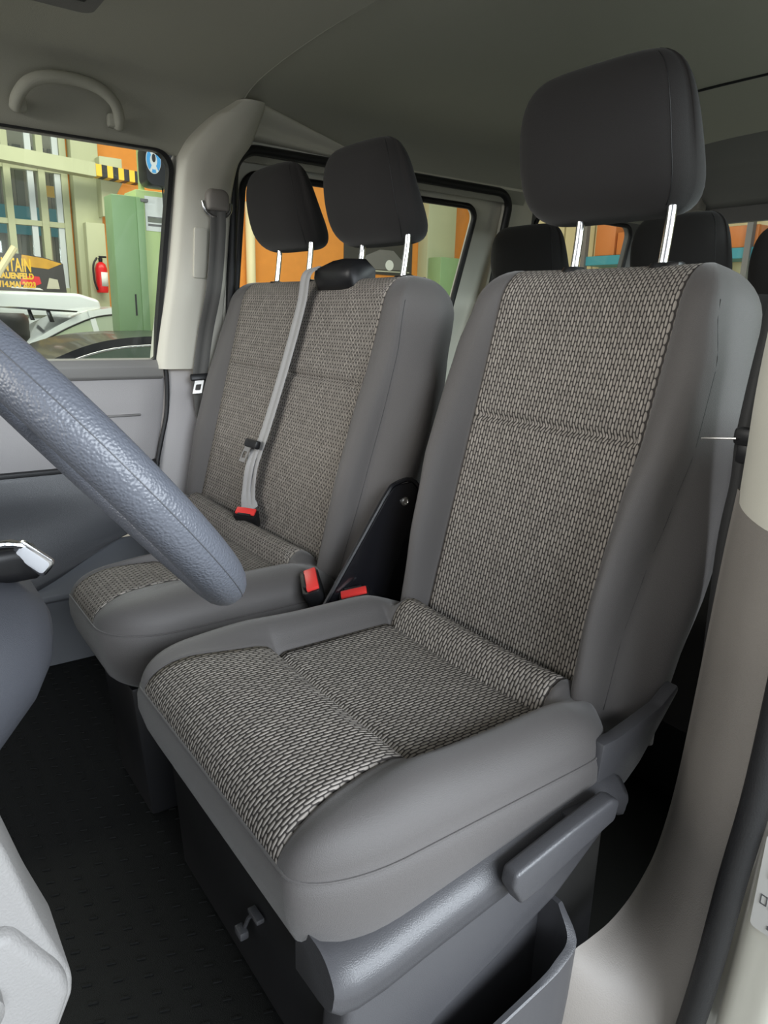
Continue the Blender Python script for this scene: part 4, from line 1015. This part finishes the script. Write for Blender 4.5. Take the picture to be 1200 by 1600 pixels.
# vehicles
def car(name, x, y0, L, H, paint, label, Wd=1.75, z0=FZ, glassm='carglass', trim='chrome', tail=.16, post=None):
    """car parked along y: tail at y0, side of the car faces the van"""
    r = tag(empty(name, (x - Wd / 2, y0 + L / 2, z0), label, 'car'))
    P = lambda y, z: (y0 + y * L, z0 + z * H)
    bodyp = [P(a, b) for a, b in ((0, .30), (.0, .55), (.02, .62), (tail, .68), (.40, .69), (.74, .68), (.93, .60), (.99, .50), (1, .28), (.97, .18), (.03, .18))]
    m = MB(); m.add(g_prism(bodyp, 0, x - Wd, x, .05, 3)); m.build('body', paint, r, sharp=50)
    roof = [(tail * .75, .67), (tail + .10, .86), (tail + .20, .97), (.42, 1.0), (.54, .97), (.74, .66)]
    rows = []
    rp = [P(a, b) for a, b in roof]
    roofpts = [(p.x, p.y) for p in catmull([Vector((a, b, 0)) for a, b in rp], 5)]
    for ins in (0, 1):
        pass
    zt_ = z0 + H; zb_ = z0 + .67 * H
    def xi(z): return x - .04 - .20 * max(0, (z - zb_) / (zt_ - zb_))
    def xo(z): return x - Wd + .04 + .20 * max(0, (z - zb_) / (zt_ - zb_))
    n = len(roofpts)
    loopA = [Vector((xi(z), y, z)) for y, z in roofpts]; loopB = [Vector((xo(z), y, z)) for y, z in roofpts]
    mesh_obj('cabin', *g_loft([loopA, loopB]), paint, r, sharp=40)
    cy = sum(p[0] for p in roofpts) / n; cz = zb_ + (zt_ - zb_) * .42
    sh = [(cy + (y - cy) * .86, cz + (z - cz) * .72) for y, z in roofpts]
    mesh_obj('side_glass', *g_loft([[Vector((xi(z) + .004, y, z)) for y, z in sh], [Vector((xi(z) + .012, y, z)) for y, z in sh]]), M_[glassm], r, sharp=40)
    mesh_obj('window_trim', *g_tube([Vector((xi(z) + .012, y, z)) for y, z in sh], .010, 6, closed=True), M_[trim], r)
    m = MB()
    yb_ = post or cy + (L * .02)
    m.add(g_loft([[Vector((xi(z) + o, yb_ + q - (z - zb_) * .12, z)) for z, q in ((zb_ + .02, -.035), (zb_ + .02, .035), (zt_ - .06, .03), (zt_ - .06, -.03))] for o in (.006, .016)])); m.build('door_post', paint, r)
    for k, yy in enumerate((.19, .80)):
        c = (x - .02, y0 + yy * L, z0 + .31)
        w = mesh_obj('wheel', *g_lathe([(0, -.2), (.31, -.2), (.32, -.17), (.32, -.02), (.29, 0), (.20, .0), (.19, -.02), (0, -.01)], c, 0, 28), M_['rubber'], r, sharp=40)
        mesh_obj('rim', *g_lathe([(0, .0), (.04, .006), (.19, -.004), (.195, -.02), (0, -.02)], c, 0, 28), M_['steel'], w, sharp=40)
    return r
wc_ = car('white_car', -7.6, 1.33, 4.3, 1.49, M_['white'], 'white car with a black rear wing parked below the workshop window', tail=.05, post=2.36, glassm='greenglass', trim='rubber')
m = MB(); m.add(g_prism([(1.50, .985), (1.53, 1.0), (2.16, .972), (2.14, .955)], 0, -9.2, -7.75, .004)); m.build('rear_wing', M_['carblack'], wc_)
for xx in (-7.9, -9.0): mesh_obj('wing_stand', *g_prism([(1.84, .97), (1.88, .97), (1.92, .84), (1.87, .84)], 0, xx, xx + .04, .004), M_['carblack'], wc_, sharp=30)
car('black_car', -4.1, .25, 4.2, 1.265, M_['carblack'], 'black car with silver window trims parked closest outside the passenger window', tail=.10)
wv = tag(empty('white_van', (-10.2, .6, FZ), 'white van behind the white car under the banner', 'van'))
m = MB(); m.add(g_prism([(-3.5, -.15), (-3.5, .9), (-3.0, 1.18), (2.60, 1.20), (2.88, 1.12), (2.95, .7), (2.95, -.15)], 0, -10.6, -9.5, .05, 3)); m.build('body', M_['white'], wv, sharp=50)
m = MB(); m.add(g_span((-9.51, -3.2, .86), (-9.495, 2.3, .90))); m.build('side_moulding', M_['dkwin'], wv)
for yy in (-2.3, 2.0): mesh_obj('wheel', *g_lathe([(0, -.2), (.31, -.2), (.32, -.17), (.32, -.02), (.2, 0), (0, -.01)], (-9.5, yy, FZ + .32), 0, 24), M_['rubber'], wv, sharp=40)
# tyre stack
for k in range(5):
    z = FZ + .002 + k * .278
    t_ = mesh_obj('tyre', *g_lathe([(.19, 0), (.31, .0), (.345, .04), (.35, .09), (.345, .13), (.35, .18), (.345, .235), (.31, .275), (.19, .275), (.17, .2), (.17, .07), (.19, 0)], (-6.9, 1.12, z), 2, 32), M_['rubber'], sharp=40)
    tag(t_, ['lowest tyre of the stack in front of the white van', 'second tyre from the floor in the stack', 'middle tyre of the stack', 'second tyre from the top of the stack', 'top tyre of the stack beside the white car'][k], 'tyre', 'stacked tyres')
tag(mesh_obj('wooden_pole', *g_tube([(-9.42, .386, FZ + .02), (-9.42, 1.845, 1.738)], .045, 8), M_['beige'], sharp=40), 'slanted pale pole leaning up in front of the banner', 'pole')
# things on the orange wall, seen through the sliding door window
pv = tag(mesh_obj('wall_pipe', *g_tube([(HX + .12, 6.35, FZ), (HX + .12, 6.35, 3.0)], .09, 10), M_['beige']), 'pale vertical pipe on the orange wall', 'pipe')
po_ = tag(empty('car_poster', (HX + .02, 9.4, 1.88), 'black poster with a grey car drawing on the orange wall', 'poster'))
mesh_obj('sheet', *g_span((HX + .001, 8.52, 1.88), (HX + .015, 10.32, 2.66)), M_['banner'], po_, smooth=False)
mesh_obj('car_print', *g_prism([(8.98, 2.05), (9.23, 1.98), (10.1, 2.0), (10.2, 2.11), (10.0, 2.23), (9.8, 2.39), (9.44, 2.39), (9.08, 2.25)], 0, HX + .015, HX + .018), M_['trim_mid'], po_, smooth=False)
mesh_obj('wheel_print', *g_prism([(9.70 + .11 * math.cos(a * PI / 10), 2.085 + .11 * math.sin(a * PI / 10)) for a in range(20)], 0, HX + .018, HX + .021), M_['paper'], po_, smooth=False)
mesh_obj('street_print', *g_prism([(8.8, 1.93), (10.25, 1.95), (10.25, 1.97), (8.8, 1.96)], 0, HX + .015, HX + .018), M_['facade'], po_, smooth=False)
gb = tag(mesh_obj('green_cabinet', *g_span((HX + .36, 10.5, FZ), (HX + .8, 11.1, 2.28), .02), M_['liftgreen'], sharp=30), 'green metal cabinet in front of the pale green pillar', 'cabinet')
hz = tag(empty('hazard_rail', (HX + .5, 12.1, 3.5), 'yellow and black striped rail high on the orange wall', 'rail'))
for i in range(8): mesh_obj('stripe', *g_span((HX + .4, 11.7 + i * .11, 3.52 - i * .02), (HX + .5, 11.81 + i * .11, 3.68 - i * .02)), M_['yellow'] if i % 2 else M_['rubber'], hz, smooth=False)
# rear wall seen through the back windows
rp_ = tag(empty('panel_stack', (-9.6, 12.3, FZ), 'pale yellow board panels leaning on the rear workshop wall', 'panels'))
for i, (a, b) in enumerate(((-11.2, -10.45), (-10.40, -9.55), (-9.50, -8.75), (-8.72, -8.55))): mesh_obj('panel', *g_span((a, 12.45, FZ), (b, 12.58, 4.2), .01), M_['hallyellow'], rp_, smooth=False)
sh_ = tag(empty('storage_rack', (-5.5, 12.2, FZ), 'teal storage rack along the rear workshop wall', 'rack'))
for z in (.6, 2.18, 3.9): mesh_obj('rack_beam', *g_span((-8.5, 11.9, z - .10), (-.5, 12.5, z + .07), .01), M_['teal'], sh_, smooth=False)
for x in (-8.5, -5.2, -2.0, -.5): mesh_obj('rack_post', *g_span((x - .05, 11.85, FZ), (x + .05, 11.95, 4.4)), M_['trim_mid'], sh_, smooth=False)
bx_lab = ['leftmost orange box on the teal rack', 'second orange box on the teal rack', 'third orange box on the teal rack', 'tall orange box on the teal rack', 'fifth orange box on the teal rack', 'wide orange box on the teal rack', 'low orange box on the teal rack', 'last orange box on the teal rack']
for i, (a, b, h) in enumerate(((-8.3, -7.85, .62), (-7.8, -7.4, .40), (-7.3, -6.9, .45), (-6.6, -6.25, .55), (-6.2, -5.85, .30), (-5.8, -5.1, .34), (-4.9, -4.4, .28), (-4.2, -3.6, .40))):
    o = mesh_obj('storage_box', *g_span((a, 11.95, 2.255), (b, 12.4, 2.255 + h), .015), M_['bin'], sharp=30); tag(o, bx_lab[i], 'box', 'orange boxes on the rack')
ar = tag(mesh_obj('lift_arm', *g_tube([(-4.44, 5.63, FZ + .02), (-2.80, 6.1, 1.95)], .045, 8), M_['beige']), 'slanted beige bar outside the rear quarter window', 'bar')
for o_ in bpy.data.objects:
    if '_o' in o_: del o_['_o']
